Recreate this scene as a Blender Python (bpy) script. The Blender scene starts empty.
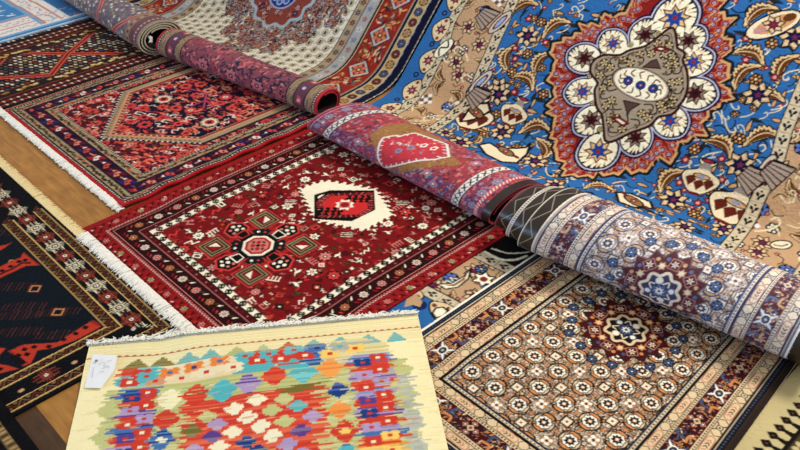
import bpy, math, random
import numpy as np
from contextlib import contextmanager
random.seed(7)
rng = np.random.default_rng(7)
COL = bpy.context.scene.collection
# ------------------------------------------------------------------ camera
FPX = 845.0
PITCH = math.radians(35.6018)
HEAD = math.radians(136.1021)
CAMP = np.array([0, 0, 1.6])
FW = np.array([math.cos(HEAD)*math.cos(PITCH), math.sin(HEAD)*math.cos(PITCH), -math.sin(PITCH)])
RT = np.array([math.sin(HEAD), -math.cos(HEAD), 0.0])
UP = np.cross(RT, FW)
def ray(x, y):
    return FW*FPX + RT*(x-400) - UP*(y-225)
def proj(P):
    q = np.asarray(P, float)-CAMP
    d = q@FW
    return 400+FPX*(q@RT)/d, 225-FPX*(q@UP)/d
cam = bpy.data.cameras.new('camera'); cam.sensor_width = 36; cam.lens = FPX/800*36
co = bpy.data.objects.new('camera', cam); COL.objects.link(co)
co.location = CAMP; co.rotation_euler = (math.pi/2-PITCH, 0, HEAD-math.pi/2)
cam.clip_start = .05
bpy.context.scene.camera = co
def Z(x0, y0, k):
    """zoomed crop coordinates -> photo pixels"""
    return lambda *p: [(x0+a/k, y0+b/k) for a, b in p]
# ------------------------------------------------------------------ colour
def lin(c):
    c = np.asarray(c, np.float32)/255.0
    return np.where(c <= .04045, c/12.92, ((c+.055)/1.055)**2.4).astype(np.float32)
def mixc(a, b, t):
    return tuple(a[i]+(b[i]-a[i])*t for i in range(3))
# ------------------------------------------------------------------ canvas
class Canvas:
    def __init__(s, u0, v0, u1, v1, res, bg, surf=None, ss=2):
        s.u0, s.v0, s.u1, s.v1, s.res, s.ss = u0, v0, u1, v1, res, ss
        s.n = int(math.ceil((u1-u0)/res))+1; s.m = int(math.ceil((v1-v0)/res))+1
        s.k = res/ss
        s.W, s.H = s.n*ss, s.m*ss
        s.a = np.empty((s.H, s.W, 3), np.float32); s.a[:] = bg
        s.T = [np.array([[1., 0, 0], [0, 1, 0]])]
        s.sc = [1.0]
        s.surf = surf
        s.clip = None
    @contextmanager
    def at(s, u, v, ang=0, sx=1, sy=None):
        sy = sx if sy is None else sy
        M = s.T[-1]; c, n = math.cos(ang), math.sin(ang)
        L = np.array([[c*sx, -n*sy, u], [n*sx, c*sy, v]])
        R = M[:, :2]@L; R[:, 2] += M[:, 2]
        s.T.append(R); s.sc.append(s.sc[-1]*math.sqrt(abs(sx*sy)))
        yield s
        s.T.pop(); s.sc.pop()
    def q(s, pts):
        p = np.asarray(pts, float).reshape(-1, 2)
        M = s.T[-1]
        w = p@M[:, :2].T+M[:, 2]
        return np.stack([(w[:, 0]-s.u0+s.res/2)/s.k-.5, (w[:, 1]-s.v0+s.res/2)/s.k-.5], 1)
    def box(s, lo, hi):
        x0, y0 = max(0, int(lo[0]-1)), max(0, int(lo[1]-1))
        x1, y1 = min(s.W, int(hi[0]+2)), min(s.H, int(hi[1]+2))
        if x1 <= x0 or y1 <= y0: return None
        yy, xx = np.mgrid[y0:y1, x0:x1]
        return x0, y0, x1, y1, xx.astype(np.float32), yy.astype(np.float32)
    def put(s, b, m, col):
        x0, y0, x1, y1 = b[:4]
        if s.clip is not None: m = m & s.clip[y0:y1, x0:x1]
        s.a[y0:y1, x0:x1][m] = col
    def mask(s, P):
        b = s.box(P.min(0), P.max(0))
        if b is None: return None, None
        xx, yy = b[4], b[5]; m = np.zeros(xx.shape, bool)
        Q = np.roll(P, -1, 0)
        for (xa, ya), (xb, yb) in zip(P, Q):
            if ya == yb: continue
            c = (yy < ya) != (yy < yb)
            m ^= c & (xx < (xb-xa)*(yy-ya)/(yb-ya)+xa)
        return b, m
    def poly(s, pts, col):
        b, m = s.mask(s.q(pts))
        if b: s.put(b, m, col)
    def line(s, pts, w, col, closed=False):
        P = s.q(pts); hw = max(w*s.sc[-1]/s.k/2, .5)
        if closed: P = np.vstack([P, P[:1]])
        for (xa, ya), (xb, yb) in zip(P[:-1], P[1:]):
            b = s.box((min(xa, xb)-hw, min(ya, yb)-hw), (max(xa, xb)+hw, max(ya, yb)+hw))
            if b is None: continue
            dx, dy = xb-xa, yb-ya; L = dx*dx+dy*dy+1e-9
            t = np.clip(((b[4]-xa)*dx+(b[5]-ya)*dy)/L, 0, 1)
            d = (b[4]-xa-t*dx)**2+(b[5]-ya-t*dy)**2
            s.put(b, d <= hw*hw, col)
    def ell(s, u, v, ra, rb, col, ang=0):
        t = np.linspace(0, 2*math.pi, 18, endpoint=False)
        c, n = math.cos(ang), math.sin(ang)
        x, y = ra*np.cos(t), rb*np.sin(t)
        s.poly(np.stack([u+c*x-n*y, v+n*x+c*y], 1), col)
    def disk(s, u, v, r, col): s.ell(u, v, r, r, col)
    def rect(s, u0, v0, u1, v1, col): s.poly([(u0, v0), (u1, v0), (u1, v1), (u0, v1)], col)
    def star(s, u, v, r0, r1, n, col, a0=0):
        s.poly([(u+(r0 if i % 2 else r1)*math.cos(a0+math.pi*i/n), v+(r0 if i % 2 else r1)*math.sin(a0+math.pi*i/n)) for i in range(2*n)], col)
    # --- positions traced on the photograph, carried to the surface they lie on
    def P(s, pts): return [s.surf.inv(x, y) for x, y in pts]
    def ppoly(s, pts, col, edge=None, w=.004):
        p = s.P(pts); s.poly(p, col)
        if edge is not None: s.line(p, w, edge, True)
    def pline(s, pts, w, col, closed=False): s.line(s.P(pts), w, col, closed)
    def out(s):
        a = s.a.reshape(s.m, s.ss, s.n, s.ss, 3).mean((1, 3))
        a = a**1.12*1.13; g = a@np.array([.25, .6, .15], np.float32)
        return np.clip(a*.92+g[..., None]*.08, 0, .93)
def smooth(x, a, b):
    t = np.clip((x-a)/(b-a), 0, 1); return t*t*(3-2*t)
def spline(pts, n=6, closed=False):
    p = [tuple(q) for q in pts]; N = len(p); o = []
    rngi = range(N if closed else N-1)
    g = (lambda i: p[i % N]) if closed else (lambda i: p[min(max(i, 0), N-1)])
    for i in rngi:
        a, b, c, d = map(np.array, (g(i-1), g(i), g(i+1), g(i+2)))
        for k in range(n):
            t = k/n
            o.append(tuple(.5*(2*b+(c-a)*t+(2*a-5*b+4*c-d)*t*t+(3*b-a-3*c+d)*t**3)))
    if not closed: o.append(p[-1])
    return o
# ------------------------------------------------------------------ surfaces (rug coordinates u, v in metres -> place)
class Flat:
    """a rug lying on the floor; zf(X, Y) is the height of what it lies on"""
    def __init__(s, o=(0, 0), ang=0, zf=None, warp=None):
        s.o, s.c, s.n, s.zf, s.warp = o, math.cos(ang), math.sin(ang), zf or (lambda X, Y: 0*X), warp
    def at(s, u, v):
        if s.warp: u, v = s.warp(u, v)
        X = s.o[0]+s.c*u-s.n*v; Y = s.o[1]+s.n*u+s.c*v
        return np.stack([X, Y, s.zf(X, Y)], -1)
    def inv(s, x, y):
        d = ray(x, y); p = CAMP+d*((.008-CAMP[2])/d[2])
        a, b = p[0]-s.o[0], p[1]-s.o[1]
        return (s.c*a+s.n*b, -s.n*a+s.c*b)
class Drape:
    """flat on the floor for v<0, then bending up onto a slope"""
    def __init__(s, xc, foot, phi, th, R, z0=0, wob=None):
        s.th, s.R, s.wob = th, R, wob
        s.eu = np.array([math.cos(phi), math.sin(phi), 0]); s.en = np.array([-math.sin(phi), math.cos(phi), 0])
        s.o = np.array([xc, foot-R*math.tan(th/2), z0])
    def at(s, u, v):
        u = np.asarray(u, float); v = np.asarray(v, float)
        a = np.clip(v/s.R, 0, s.th); ex = np.maximum(v-s.R*s.th, 0)
        h = np.where(v < 0, v, s.R*np.sin(a)+ex*math.cos(s.th))
        z = np.where(v < 0, 0, s.R*(1-np.cos(a))+ex*math.sin(s.th))
        if s.wob is not None:
            dz, dh = s.wob(u, v); z = z+dz; h = h+dh
        return s.o+u[..., None]*s.eu+h[..., None]*s.en+z[..., None]*np.array([0, 0, 1.])
    def inv(s, x, y):
        if not hasattr(s, 'S'):
            s.S = np.linspace(-1.4, 2.4, 2600); Q = s.at(0*s.S, s.S)-CAMP
            s.pn, s.pz, s.pu = Q@s.en, Q[:, 2], (s.o-CAMP)@s.eu
        d = ray(x, y); dn, dz, du = d@s.en, d[2], d@s.eu
        cr = s.pn*dz-s.pz*dn
        k = np.where(np.sign(cr[:-1]) != np.sign(cr[1:]))[0]
        if len(k) == 0: return (99., 99.)
        k = k[0]; w = cr[k]/(cr[k]-cr[k+1])
        v = s.S[k]+w*(s.S[k+1]-s.S[k]); pn = s.pn[k]+w*(s.pn[k+1]-s.pn[k])
        return (pn/dn*du-s.pu, v)
class Roll:
    """the far end of a rug rolled up: u along the axis (metres from A), v along the arc from the floor, up the back, over and down the front"""
    def __init__(s, A, B, rA, rB, turns=2.4, pitch=.011, z0=.007, asp=1.08, shift=None, wob=0, skew=None):
        s.skew = skew
        s.A, s.B = np.array([A[0], A[1], 0.]), np.array([B[0], B[1], 0.])
        s.L = np.linalg.norm(s.B-s.A); s.e = (s.B-s.A)/s.L; s.n = np.array([-s.e[1], s.e[0], 0])
        s.rA, s.rB, s.turns, s.pitch, s.z0, s.asp, s.shift, s.wob = rA, rB, turns, pitch, z0, asp, shift, wob
        s.rm = (rA+rB)/2*(1+asp)/2
        s.vmax = s.turns*2*math.pi*s.rm
    def at(s, u, v):
        u = np.asarray(u, float); v = np.asarray(v, float)
        a = v/s.rm; t = a/(2*math.pi)
        k = np.clip(u/s.L, -.2, 1.2); R = s.rA+(s.rB-s.rA)*k
        R = R*(1+s.wob*np.sin(u*9+1)*np.cos(a*2+1))
        r = np.maximum(R-s.pitch*t, .012)
        ph = a-math.pi/2
        if s.shift is not None: u = u+s.shift(t)
        if s.skew is not None: vm = v-2*math.pi*s.rm*np.floor(t); u = u+np.maximum(s.skew[0]-vm, 0)*np.clip(vm/.15, 0, 1)*(s.skew[1]*(1-k)+s.skew[2]*k)
        x = s.asp*r*np.cos(ph); z = r*np.sin(ph)
        c = s.A+u[..., None]*s.e
        zc = s.z0+R+.002*0
        return c+x[..., None]*s.n+(zc+z)[..., None]*np.array([0, 0, 1.])
    def inv(s, x, y):
        if not hasattr(s, 'G'):
            gu, gv = np.meshgrid(np.linspace(0, s.L, 160), np.linspace(.15, .8, 160)*2*math.pi*s.rm)
            P = s.at(gu, gv); px, py = proj(P)
            e = 1e-3
            du = s.at(gu+e, gv)-P; dv = s.at(gu, gv+e)-P
            nn = np.cross(du, dv); vis = ((nn*(CAMP-P)).sum(-1)) < 0
            if vis.sum() < vis.size*.1: vis = ~vis
            s.G = (gu, gv, np.where(vis, px, 1e6), py)
        gu, gv, gx, gy = s.G
        i = np.argmin((gx-x)**2+(gy-y)**2); u, v = gu.flat[i], gv.flat[i]
        for _ in range(4):
            e = 1e-3
            a = np.array(proj(s.at(np.array([u, u+e, u]), np.array([v, v, v+e]))))
            J = np.stack([(a[:, 1]-a[:, 0])/e, (a[:, 2]-a[:, 0])/e], 1)
            if abs(np.linalg.det(J)) < 1e2: break
            d = np.linalg.solve(J, np.array([x, y])-a[:, 0])
            u += float(np.clip(d[0], -.02, .02)); v += float(np.clip(d[1], -.02, .02))
        return (u, v)
# ------------------------------------------------------------------ materials
def wool(name, rough=.92, sheen=.03, spec=.08, fine=900., bump=.25, tone=.10):
    m = bpy.data.materials.new(name); m.use_nodes = True; nt = m.node_tree; N = nt.nodes; L = nt.links
    bs = N['Principled BSDF']; bs.inputs['Roughness'].default_value = rough
    bs.inputs['Specular IOR Level'].default_value = spec
    bs.inputs['Sheen Weight'].default_value = sheen; bs.inputs['Sheen Roughness'].default_value = .5
    at = N.new('ShaderNodeVertexColor'); at.layer_name = 'weave'
    tc = N.new('ShaderNodeTexCoord')
    n1 = N.new('ShaderNodeTexNoise'); n1.inputs['Scale'].default_value = fine*.35; n1.inputs['Detail'].default_value = 2
    n2 = N.new('ShaderNodeTexNoise'); n2.inputs['Scale'].default_value = 9; n2.inputs['Detail'].default_value = 3
    L.new(tc.outputs['Object'], n1.inputs['Vector']); L.new(tc.outputs['Object'], n2.inputs['Vector'])
    ad = N.new('ShaderNodeMath'); ad.operation = 'ADD'; L.new(n1.outputs['Fac'], ad.inputs[0]); L.new(n2.outputs['Fac'], ad.inputs[1])
    mr = N.new('ShaderNodeMapRange'); mr.inputs[1].default_value = .6; mr.inputs[2].default_value = 1.4
    mr.inputs[3].default_value = 1-tone; mr.inputs[4].default_value = 1+tone
    L.new(ad.outputs[0], mr.inputs[0])
    vm = N.new('ShaderNodeVectorMath'); vm.operation = 'SCALE'; L.new(at.outputs['Color'], vm.inputs[0]); L.new(mr.outputs[0], vm.inputs['Scale'])
    L.new(vm.outputs[0], bs.inputs['Base Color'])
    bp = N.new('ShaderNodeBump'); bp.inputs['Strength'].default_value = bump; bp.inputs['Distance'].default_value = .002
    L.new(n1.outputs['Fac'], bp.inputs['Height']); L.new(bp.outputs[0], bs.inputs['Normal'])
    return m
def plain(name, c, rough=.8, spec=.2, var=.12, scale=120.):
    m = bpy.data.materials.new(name); m.use_nodes = True; nt = m.node_tree; N = nt.nodes; L = nt.links
    bs = N['Principled BSDF']; bs.inputs['Roughness'].default_value = rough; bs.inputs['Specular IOR Level'].default_value = spec
    tc = N.new('ShaderNodeTexCoord'); n1 = N.new('ShaderNodeTexNoise'); n1.inputs['Scale'].default_value = scale
    L.new(tc.outputs['Object'], n1.inputs['Vector'])
    cr = N.new('ShaderNodeValToRGB'); a = lin(c)
    cr.color_ramp.elements[0].position = .3; cr.color_ramp.elements[1].position = .7
    cr.color_ramp.elements[0].color = (*(a*(1-var)), 1); cr.color_ramp.elements[1].color = (*np.minimum(a*(1+var), 1), 1)
    L.new(n1.outputs['Fac'], cr.inputs[0]); L.new(cr.outputs[0], bs.inputs['Base Color'])
    return m
M_PILE = wool('knotted_wool'); M_BACK = wool('woven_back', rough=.75, sheen=.1, spec=.25, bump=.15, tone=.08); M_FLAT = wool('flat_weave', rough=.9, sheen=.05, bump=.3, tone=.05)
# ------------------------------------------------------------------ objects
def tag(o, label, cat, group=None, kind=None):
    if label: o['label'] = label
    if cat: o['category'] = cat
    if group: o['group'] = group
    if kind: o['kind'] = kind
def thing(name, loc, label, cat, group=None):
    o = bpy.data.objects.new(name, None); COL.objects.link(o); o.location = loc; o.empty_display_size = .1
    tag(o, label, cat, group); return o
def link_mesh(name, V, F, mat, parent=None, cols=None, smooth_=True):
    """V (n,3) world coordinates; F list of (k,4)/(k,3) arrays"""
    me = bpy.data.meshes.new(name)
    V = np.asarray(V, np.float32)
    org = np.zeros(3, np.float32)
    if parent is not None: org = np.array(parent.location, np.float32)
    V = V-org
    F = [np.asarray(f, np.int32) for f in F if len(f)]
    tot = sum(f.size for f in F); nf = sum(len(f) for f in F)
    me.vertices.add(len(V)); me.vertices.foreach_set('co', V.ravel())
    me.loops.add(tot); me.loops.foreach_set('vertex_index', np.concatenate([f.ravel() for f in F]))
    me.polygons.add(nf)
    sz = np.concatenate([np.full(len(f), f.shape[1], np.int32) for f in F])
    me.polygons.foreach_set('loop_start', np.concatenate([[0], np.cumsum(sz)[:-1]]).astype(np.int32))
    me.update(calc_edges=True)
    if smooth_: me.polygons.foreach_set('use_smooth', np.ones(nf, bool))
    if cols is not None:
        at = me.color_attributes.new('weave', 'FLOAT_COLOR', 'POINT')
        c4 = np.ones((len(V), 4), np.float32); c4[:, :3] = cols
        at.data.foreach_set('color', c4.ravel())
    me.materials.append(mat); me.validate()
    o = bpy.data.objects.new(name, me); COL.objects.link(o)
    if parent is not None: o.parent = parent
    return o
def sheet(name, cv, surf, parent, mat, thick=.006, edge=(90, 70, 55), back=(120, 95, 80), relief=.0007, flip=False, uvwarp=None, coarse=8):
    """a woven sheet: every knot a vertex on the face, closed by edges and a back"""
    n, m = cv.n, cv.m
    gu, gv = np.meshgrid(cv.u0+np.arange(n)*(cv.u1-cv.u0)/(n-1), cv.v0+np.arange(m)*(cv.v1-cv.v0)/(m-1))
    if uvwarp: gu, gv = uvwarp(gu, gv)
    P = surf.at(gu, gv)
    du = np.gradient(P, axis=1); dv = np.gradient(P, axis=0)
    N = np.cross(du, dv); N /= np.linalg.norm(N, axis=-1, keepdims=True)+1e-12
    if flip: N = -N
    base = P
    top = P+N*(thick+relief*rng.normal(size=(m, n, 1)))
    idx = np.arange(n*m).reshape(m, n)
    q = np.stack([idx[:-1, :-1], idx[:-1, 1:], idx[1:, 1:], idx[1:, :-1]], -1).reshape(-1, 4)
    if flip: q = q[:, ::-1]
    cols = cv.out().reshape(-1, 3)
    ring = np.concatenate([idx[0, :-1], idx[:-1, -1], idx[-1, :0:-1], idx[:0:-1, 0]])
    rb = base.reshape(-1, 3)[ring]
    r0 = n*m; k = len(ring); a = np.arange(k); b = (a+1) % k
    rt2 = top.reshape(-1, 3)[ring]                       # duplicated rim so that edge colours stay crisp
    sk = np.stack([r0+a, r0+k+a, r0+k+b, r0+b], -1)
    if flip: sk = sk[:, ::-1]
    ii = np.unique(np.concatenate([np.arange(0, m, coarse), [m-1]])); jj = np.unique(np.concatenate([np.arange(0, n, coarse), [n-1]]))
    bp = base[np.ix_(ii, jj)].reshape(-1, 3); c0 = r0+2*k
    bi = np.arange(len(ii)*len(jj)).reshape(len(ii), len(jj))+c0
    bq = np.stack([bi[:-1, :-1], bi[1:, :-1], bi[1:, 1:], bi[:-1, 1:]], -1).reshape(-1, 4)
    if flip: bq = bq[:, ::-1]
    V = np.concatenate([top.reshape(-1, 3), rt2, rb, bp])
    C = np.concatenate([cols, np.repeat(lin(edge)[None], 2*k, 0), np.repeat(lin(back)[None], len(bp), 0)])
    return link_mesh(name, V, [q, sk, bq], mat, parent, C)
def fringe(name, pts, nrm, length, parent, mat, z, n, w=.0022, jit=.35, var=.25, clump=0, curl=0., zf=None):
    """loose warp ends along the line pts[0]-pts[1], pointing along nrm on the floor"""
    A, B = np.array(pts[0], float), np.array(pts[1], float); nrm = np.array(nrm, float)
    V = []; F = []; r = np.random.default_rng(len(name)+n)
    tn = (B-A)/np.linalg.norm(B-A); k = 5
    for i in range(n):
        t = (i+r.uniform(-.4, .4))/n
        o = A+(B-A)*t; L = length*(1+var*r.normal()*.6)
        cl = (np.sin(t*clump*6.28)*.5+np.sin(t*clump*17.1)*.3) if clump else 0
        lean = r.normal()*jit+cl*.5; L *= 1+.25*cl
        zz = z+abs(r.normal())*.002; b0 = len(V); ph = r.uniform(0, 6.28)
        for s in range(k):
            q = s/(k-1); d = o+nrm*L*q+tn*(lean*L*q*q+curl*L*math.sin(ph+q*5))
            h = zz+(.003*math.sin(q*3.1)*(1+r.normal()*.3)) - q*.4*z*.6
            ww = w*(1-.55*q)
            zb = zf(d[0], d[1]) if zf else 0
            for sg, hh in ((-1, 0), (0, ww*.9), (1, 0)):
                p = d+tn*ww*.5*sg*1.3
                V.append((p[0], p[1], max(h+hh+zb, .0008+hh+zb)))
        for s in range(k-1):
            a = b0+s*3; F += [(a, a+1, a+4, a+3), (a+1, a+2, a+5, a+4), (a+2, a, a+3, a+5)]
    return link_mesh(name, np.array(V), [np.array(F)], mat, parent)
# ------------------------------------------------------------------ where each rug lies
PHI = math.radians(6.62)
S_L = Drape(-1.4, 2.2859, PHI, math.radians(41.65), .2129, z0=.0008)
S_M = Drape(-2.4, 2.215, PHI, math.radians(43.), .26, z0=.0008)
def edgeL(X): return 1.235+(X+1.25)*.116
def z_over_L(X, Y): return .0008+.0066*smooth(Y-edgeL(X), -.10, -.005)
S_C = Flat(zf=z_over_L)
S_K = Flat(zf=z_over_L, warp=lambda u, v: (u-.075*np.maximum(v-1.3, 0)*smooth(u, -.9, -.4), v))
S_D = Flat(zf=lambda X, Y: .0008+smooth(X, -2.37, -2.325)*(.0065+.0070*smooth(Y, 1.0, 1.15)+.0035*(1+np.sin(Y*41+.6*np.sin(Y*17)))))
S_E = Flat(zf=lambda X, Y: .0008+0*X)
S_B = Flat(zf=lambda X, Y: .0008+0*X)
S_F = Flat(zf=lambda X, Y: .0008+.0068*smooth(X, -4.34, -4.28)*(1-0*Y))
S_Q = Flat(zf=lambda X, Y: .0008+.0068*smooth(-X, 1.66, 1.72))
S_P = Flat(zf=lambda X, Y: .0008+0*X)
KA = math.radians(53.75)
S_N = Flat(o=(-1.773, .546), ang=KA, zf=lambda X, Y: .0010+np.maximum(.0068*smooth(-X, 1.62, 1.70)*smooth(Y, .22, .32), .0140*smooth(Y, .66, .77)))
R_E = Roll((-4.25, 1.712), (-3.30, 1.690), .050, .076, turns=3.6, pitch=.010, asp=1.45)
R_D = Roll((-3.265, 1.715), (-2.335, 1.855), .060, .053, turns=1.55, pitch=.009, asp=1.35)
R_C = Roll((-2.248, 1.787), (-1.372, 1.815), .066, .066, turns=1.75, pitch=.012, z0=.0140, asp=1.95, skew=(.489, .5, .14))
def tele(t): return -.052*smooth(t, .93, 1.0)-.05*smooth(t, 1.93, 2.0)
R_K = Roll((-1.245, 1.787), (-.395, 1.915), .096, .088, turns=2.9, pitch=.012, z0=.0140, asp=1.5, shift=tele, skew=(.618, .19, .05))
# ------------------------------------------------------------------ yarn colours
def c(r, g, b): return lin((r, g, b))
def scatter(cv, n, region, glyphs, smin, smax, seed=1, mind=0.0):
    r = random.Random(seed); u0, v0, u1, v1 = region; done = []
    for _ in range(n):
        u, v = r.uniform(u0, u1), r.uniform(v0, v1)
        if mind and any((u-a)**2+(v-b)**2 < mind*mind for a, b in done[-250:]): continue
        done.append((u, v))
        with cv.at(u, v, r.choice((0, 0, math.pi/2, math.pi, -math.pi/2, .6)), r.uniform(smin, smax)):
            r.choice(glyphs)(cv, r)
def rosette(cv, petals, centre, heart, n=8, r=1.0, ring=None):
    if ring is not None: cv.disk(0, 0, r*1.12, ring)
    for i in range(n):
        a = 2*math.pi*i/n
        cv.ell(.62*r*math.cos(a), .62*r*math.sin(a), .38*r, .26*r, petals, a)
    cv.disk(0, 0, .36*r, centre); cv.disk(0, 0, .17*r, heart)
def leafy(cv, col, edge=None):
    p = spline([(-1, 0), (-.4, .34), (.3, .3), (1, 0), (.3, -.22), (-.4, -.3)], 4, True)
    cv.poly(p, col)
    if edge is not None: cv.line(p, .16, edge, True)
# ================================================================== fine herati rug (front right)
class KP:  # palettes: knotted face; paler back with the light's bluish pastel mixed in
    def __init__(s, back):
        if back:
            s.bg, s.bg2, s.line = c(204, 190, 182), c(228, 218, 208), c(112, 92, 100)
            s.cream, s.dark, s.mar, s.org, s.wh = c(228, 214, 194), c(66, 68, 100), c(96, 40, 54), c(206, 166, 124), c(236, 232, 228)
            s.blue, s.navy, s.pink, s.brown = c(92, 118, 160), c(40, 50, 86), c(186, 134, 126), c(112, 76, 72)
        else:
            s.bg, s.bg2, s.line = c(160, 136, 112), c(222, 204, 172), c(54, 36, 32)
            s.cream, s.dark, s.mar, s.org, s.wh = c(220, 196, 154), c(30, 24, 30), c(78, 18, 24), c(206, 138, 74), c(240, 230, 212)
            s.blue, s.navy, s.pink, s.brown = c(70, 88, 118), c(24, 28, 50), c(198, 134, 104), c(104, 52, 34)
def herati_ros(cv, p, u, v, s=.0225):
    with cv.at(u, v, 0, s):
        for sg in (-1, 1):
            cv.ell(0, 1.0*sg, .80, .42, p.dark); cv.ell(0, .94*sg, .64, .30, p.org)
            cv.ell(.95*sg, 0, .34, .7, p.line); cv.ell(.86*sg, 0, .28, .56, p.cream)
        cv.star(0, 0, 1.04, .86, 8, p.dark); cv.star(0, 0, .90, .76, 8, p.wh)
        cv.star(0, 0, .70, .46, 8, p.dark, .2); cv.star(0, 0, .34, .2, 4, p.org, .4); cv.disk(0, 0, .16, p.wh)
def herati_fl(cv, p, u, v, s=.0135):
    with cv.at(u, v, 0, s):
        cv.disk(0, 0, 1.15, p.dark)
        for i in range(4):
            a = math.pi/4+i*math.pi/2; cv.disk(.62*math.cos(a), .62*math.sin(a), .5, p.wh)
            a += math.pi/4; cv.disk(.8*math.cos(a), .8*math.sin(a), .3, p.org)
        cv.disk(0, 0, .36, p.brown)
def herati_sq(cv, p, u, v, s=.0155):
    with cv.at(u, v, 0, s):
        for a, b in ((1, 1), (1, -1), (-1, 1), (-1, -1)): cv.disk(.95*a, .95*b, .42, p.dark); cv.disk(.95*a, .95*b, .25, p.org)
        cv.rect(-.95, -.95, .95, .95, p.dark); cv.rect(-.7, -.7, .7, .7, p.cream); cv.rect(-.5, -.5, .5, .5, p.wh)
        cv.star(0, 0, .5, .2, 4, p.pink, 0); cv.disk(0, 0, .16, p.brown)
def herati_field(cv, p, u0, v0, u1, v1, bu, bv, du, dv, seed=3):
    r = random.Random(seed)
    cv.rect(u0, v0, u1, v1, p.bg)
    k = int((u1-u0)*(v1-v0)*42000)
    for _ in range(k):
        u, v = r.uniform(u0, u1), r.uniform(v0, v1); a = r.choice((0, .8, 1.57, 2.36)); L = r.uniform(.003, .008)
        cv.line([(u, v), (u+L*math.cos(a), v+L*math.sin(a))], .0022, r.choice((p.line, p.bg2, p.wh, p.line, p.bg2, p.pink, p.dark)))
    i0, i1 = int((u0-bu)/du)-1, int((u1-bu)/du)+2; j0, j1 = int((v0-bv)/dv)-1, int((v1-bv)/dv)+2
    for i in range(i0, i1):
        for j in range(j0, j1):
            u, v = bu+i*du, bv+j*dv
            for a, b in ((.5, 0), (0, .5)):
                with cv.at(u+a*du, v+b*dv, 0, .0090):
                    cv.star(0, 0, 1.1, .5, 4, p.brown, 0); cv.star(0, 0, .8, .4, 4, p.org, 0)
                for s1, s2 in ((1, 1), (-1, 1), (1, -1), (-1, -1)):
                    with cv.at(u+a*du+s1*.013, v+b*dv+s2*.013, math.atan2(s2, s1), .0085, .0085):
                        cv.line(spline([(-1, -.6), (0, .3), (1, -.2)], 3), .34, p.line)
            (herati_fl if (i+j) % 2 == 0 else herati_sq)(cv, p, u+du/2, v+dv/2)
    for i in range(i0, i1):
        for j in range(j0, j1): herati_ros(cv, p, bu+i*du, bv+j*dv)
def herati_medallion(cv, p, u, v, s=1.0, sv=1.0):
    with cv.at(u, v, 0, s, s*sv):
        n = 18
        for i in range(n):          # ring of blue blossoms
            a = 2*math.pi*(i+.5)/n; R = .150+.012*(i % 2)
            with cv.at(R*math.cos(a), R*math.sin(a), a, .0145):
                cv.disk(0, 0, 1.1, p.dark); rosette(cv, p.blue, p.navy, p.wh, 6, 1.0, p.navy)
        cv.star(0, 0, .134, .108, 16, p.line); cv.star(0, 0, .129, .102, 16, p.mar)
        for i in range(8):
            a = 2*math.pi*i/8
            with cv.at(.088*math.cos(a), .088*math.sin(a), a, .016):
                cv.rect(-1, -1, 1, 1, p.pink); cv.rect(-.85, -.85, .85, .85, p.mar); cv.star(0, 0, .8, .3, 6, p.wh); cv.disk(0, 0, .3, p.org)
            a += math.pi/8
            with cv.at(.078*math.cos(a), .078*math.sin(a), a, .012): cv.star(0, 0, 1.2, .7, 6, p.org); cv.disk(0, 0, .6, p.cream)
            for da in (-.14, .14):
                with cv.at(.1*math.cos(a+da), .1*math.sin(a+da), a, .006): cv.disk(0, 0, 1, p.blue if da > 0 else p.org)
        pts = [((.054+.006*math.cos(8*t))*math.cos(t), (.054+.006*math.cos(8*t))*math.sin(t)) for t in np.linspace(0, 2*math.pi, 64, endpoint=False)]
        cv.poly(pts, p.dark); cv.line(pts, .009, p.cream, True)
        for i in range(8):
            a = 2*math.pi*(i+.5)/8
            with cv.at(.034*math.cos(a), .034*math.sin(a), a, .011):
                if i % 2: cv.disk(0, 0, 1, p.bg2 if i % 4 == 1 else p.blue); cv.disk(0, 0, .7, p.wh)
                else: cv.line(spline([(-1, -.8), (.4, 0), (-.6, .8)], 3), .4, p.bg2)
        cv.star(0, 0, .026, .016, 8, p.blue); cv.star(0, 0, .015, .008, 8, p.wh, .3); cv.disk(0, 0, .005, p.blue)
def herati_guard(cv, p, L, a, b, per=.14, ph=0.0):
    """cream guard band, local x along, y across from a to b"""
    m = (a+b)/2; w = b-a
    cv.rect(-.3, a, L+.3, b, p.dark); cv.rect(-.3, a+.0022, L+.3, b-.0022, p.cream)
    k = int(L/per)+3
    for i in range(-2, k):
        x = ph+i*per
        with cv.at(x, m, 0, w*.42):
            for s1, s2 in ((1, 1), (1, -1), (-1, 1), (-1, -1)): cv.line([(0, 0), (1.1*s1, .9*s2)], .28, p.brown)
            cv.disk(0, 0, .72, p.dark); cv.disk(0, 0, .52, p.bg2); cv.disk(0, 0, .24, p.dark)
        x += per/2
        with cv.at(x, m, 0, w*.42):
            o = spline([(-2.6, 0), (-2, .8), (2, .8), (2.6, 0), (2, -.8), (-2, -.8)], 3, True)
            cv.line(o, .26, p.pink, True); cv.line([(-3.6, -.9), (-3, 0), (-3.6, .9)], .2, p.brown); cv.line([(3.6, -.9), (3, 0), (3.6, .9)], .2, p.brown)
            for q in (-1.3, -.45, .45, 1.3): cv.line(spline([(q-.25, -.35), (q+.25, 0), (q-.25, .4)], 3), .26, p.pink if abs(q) > 1 else p.brown)
def herati_beads(cv, p, L, a, b):
    cv.rect(-.3, a, L+.3, b, p.cream); m = (a+b)/2; n = int((L+.6)/.009)
    for i in range(n): cv.rect(-.3+i*.009, m-.0022, -.3+i*.009+.0048, m+.0022, p.dark)
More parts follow.
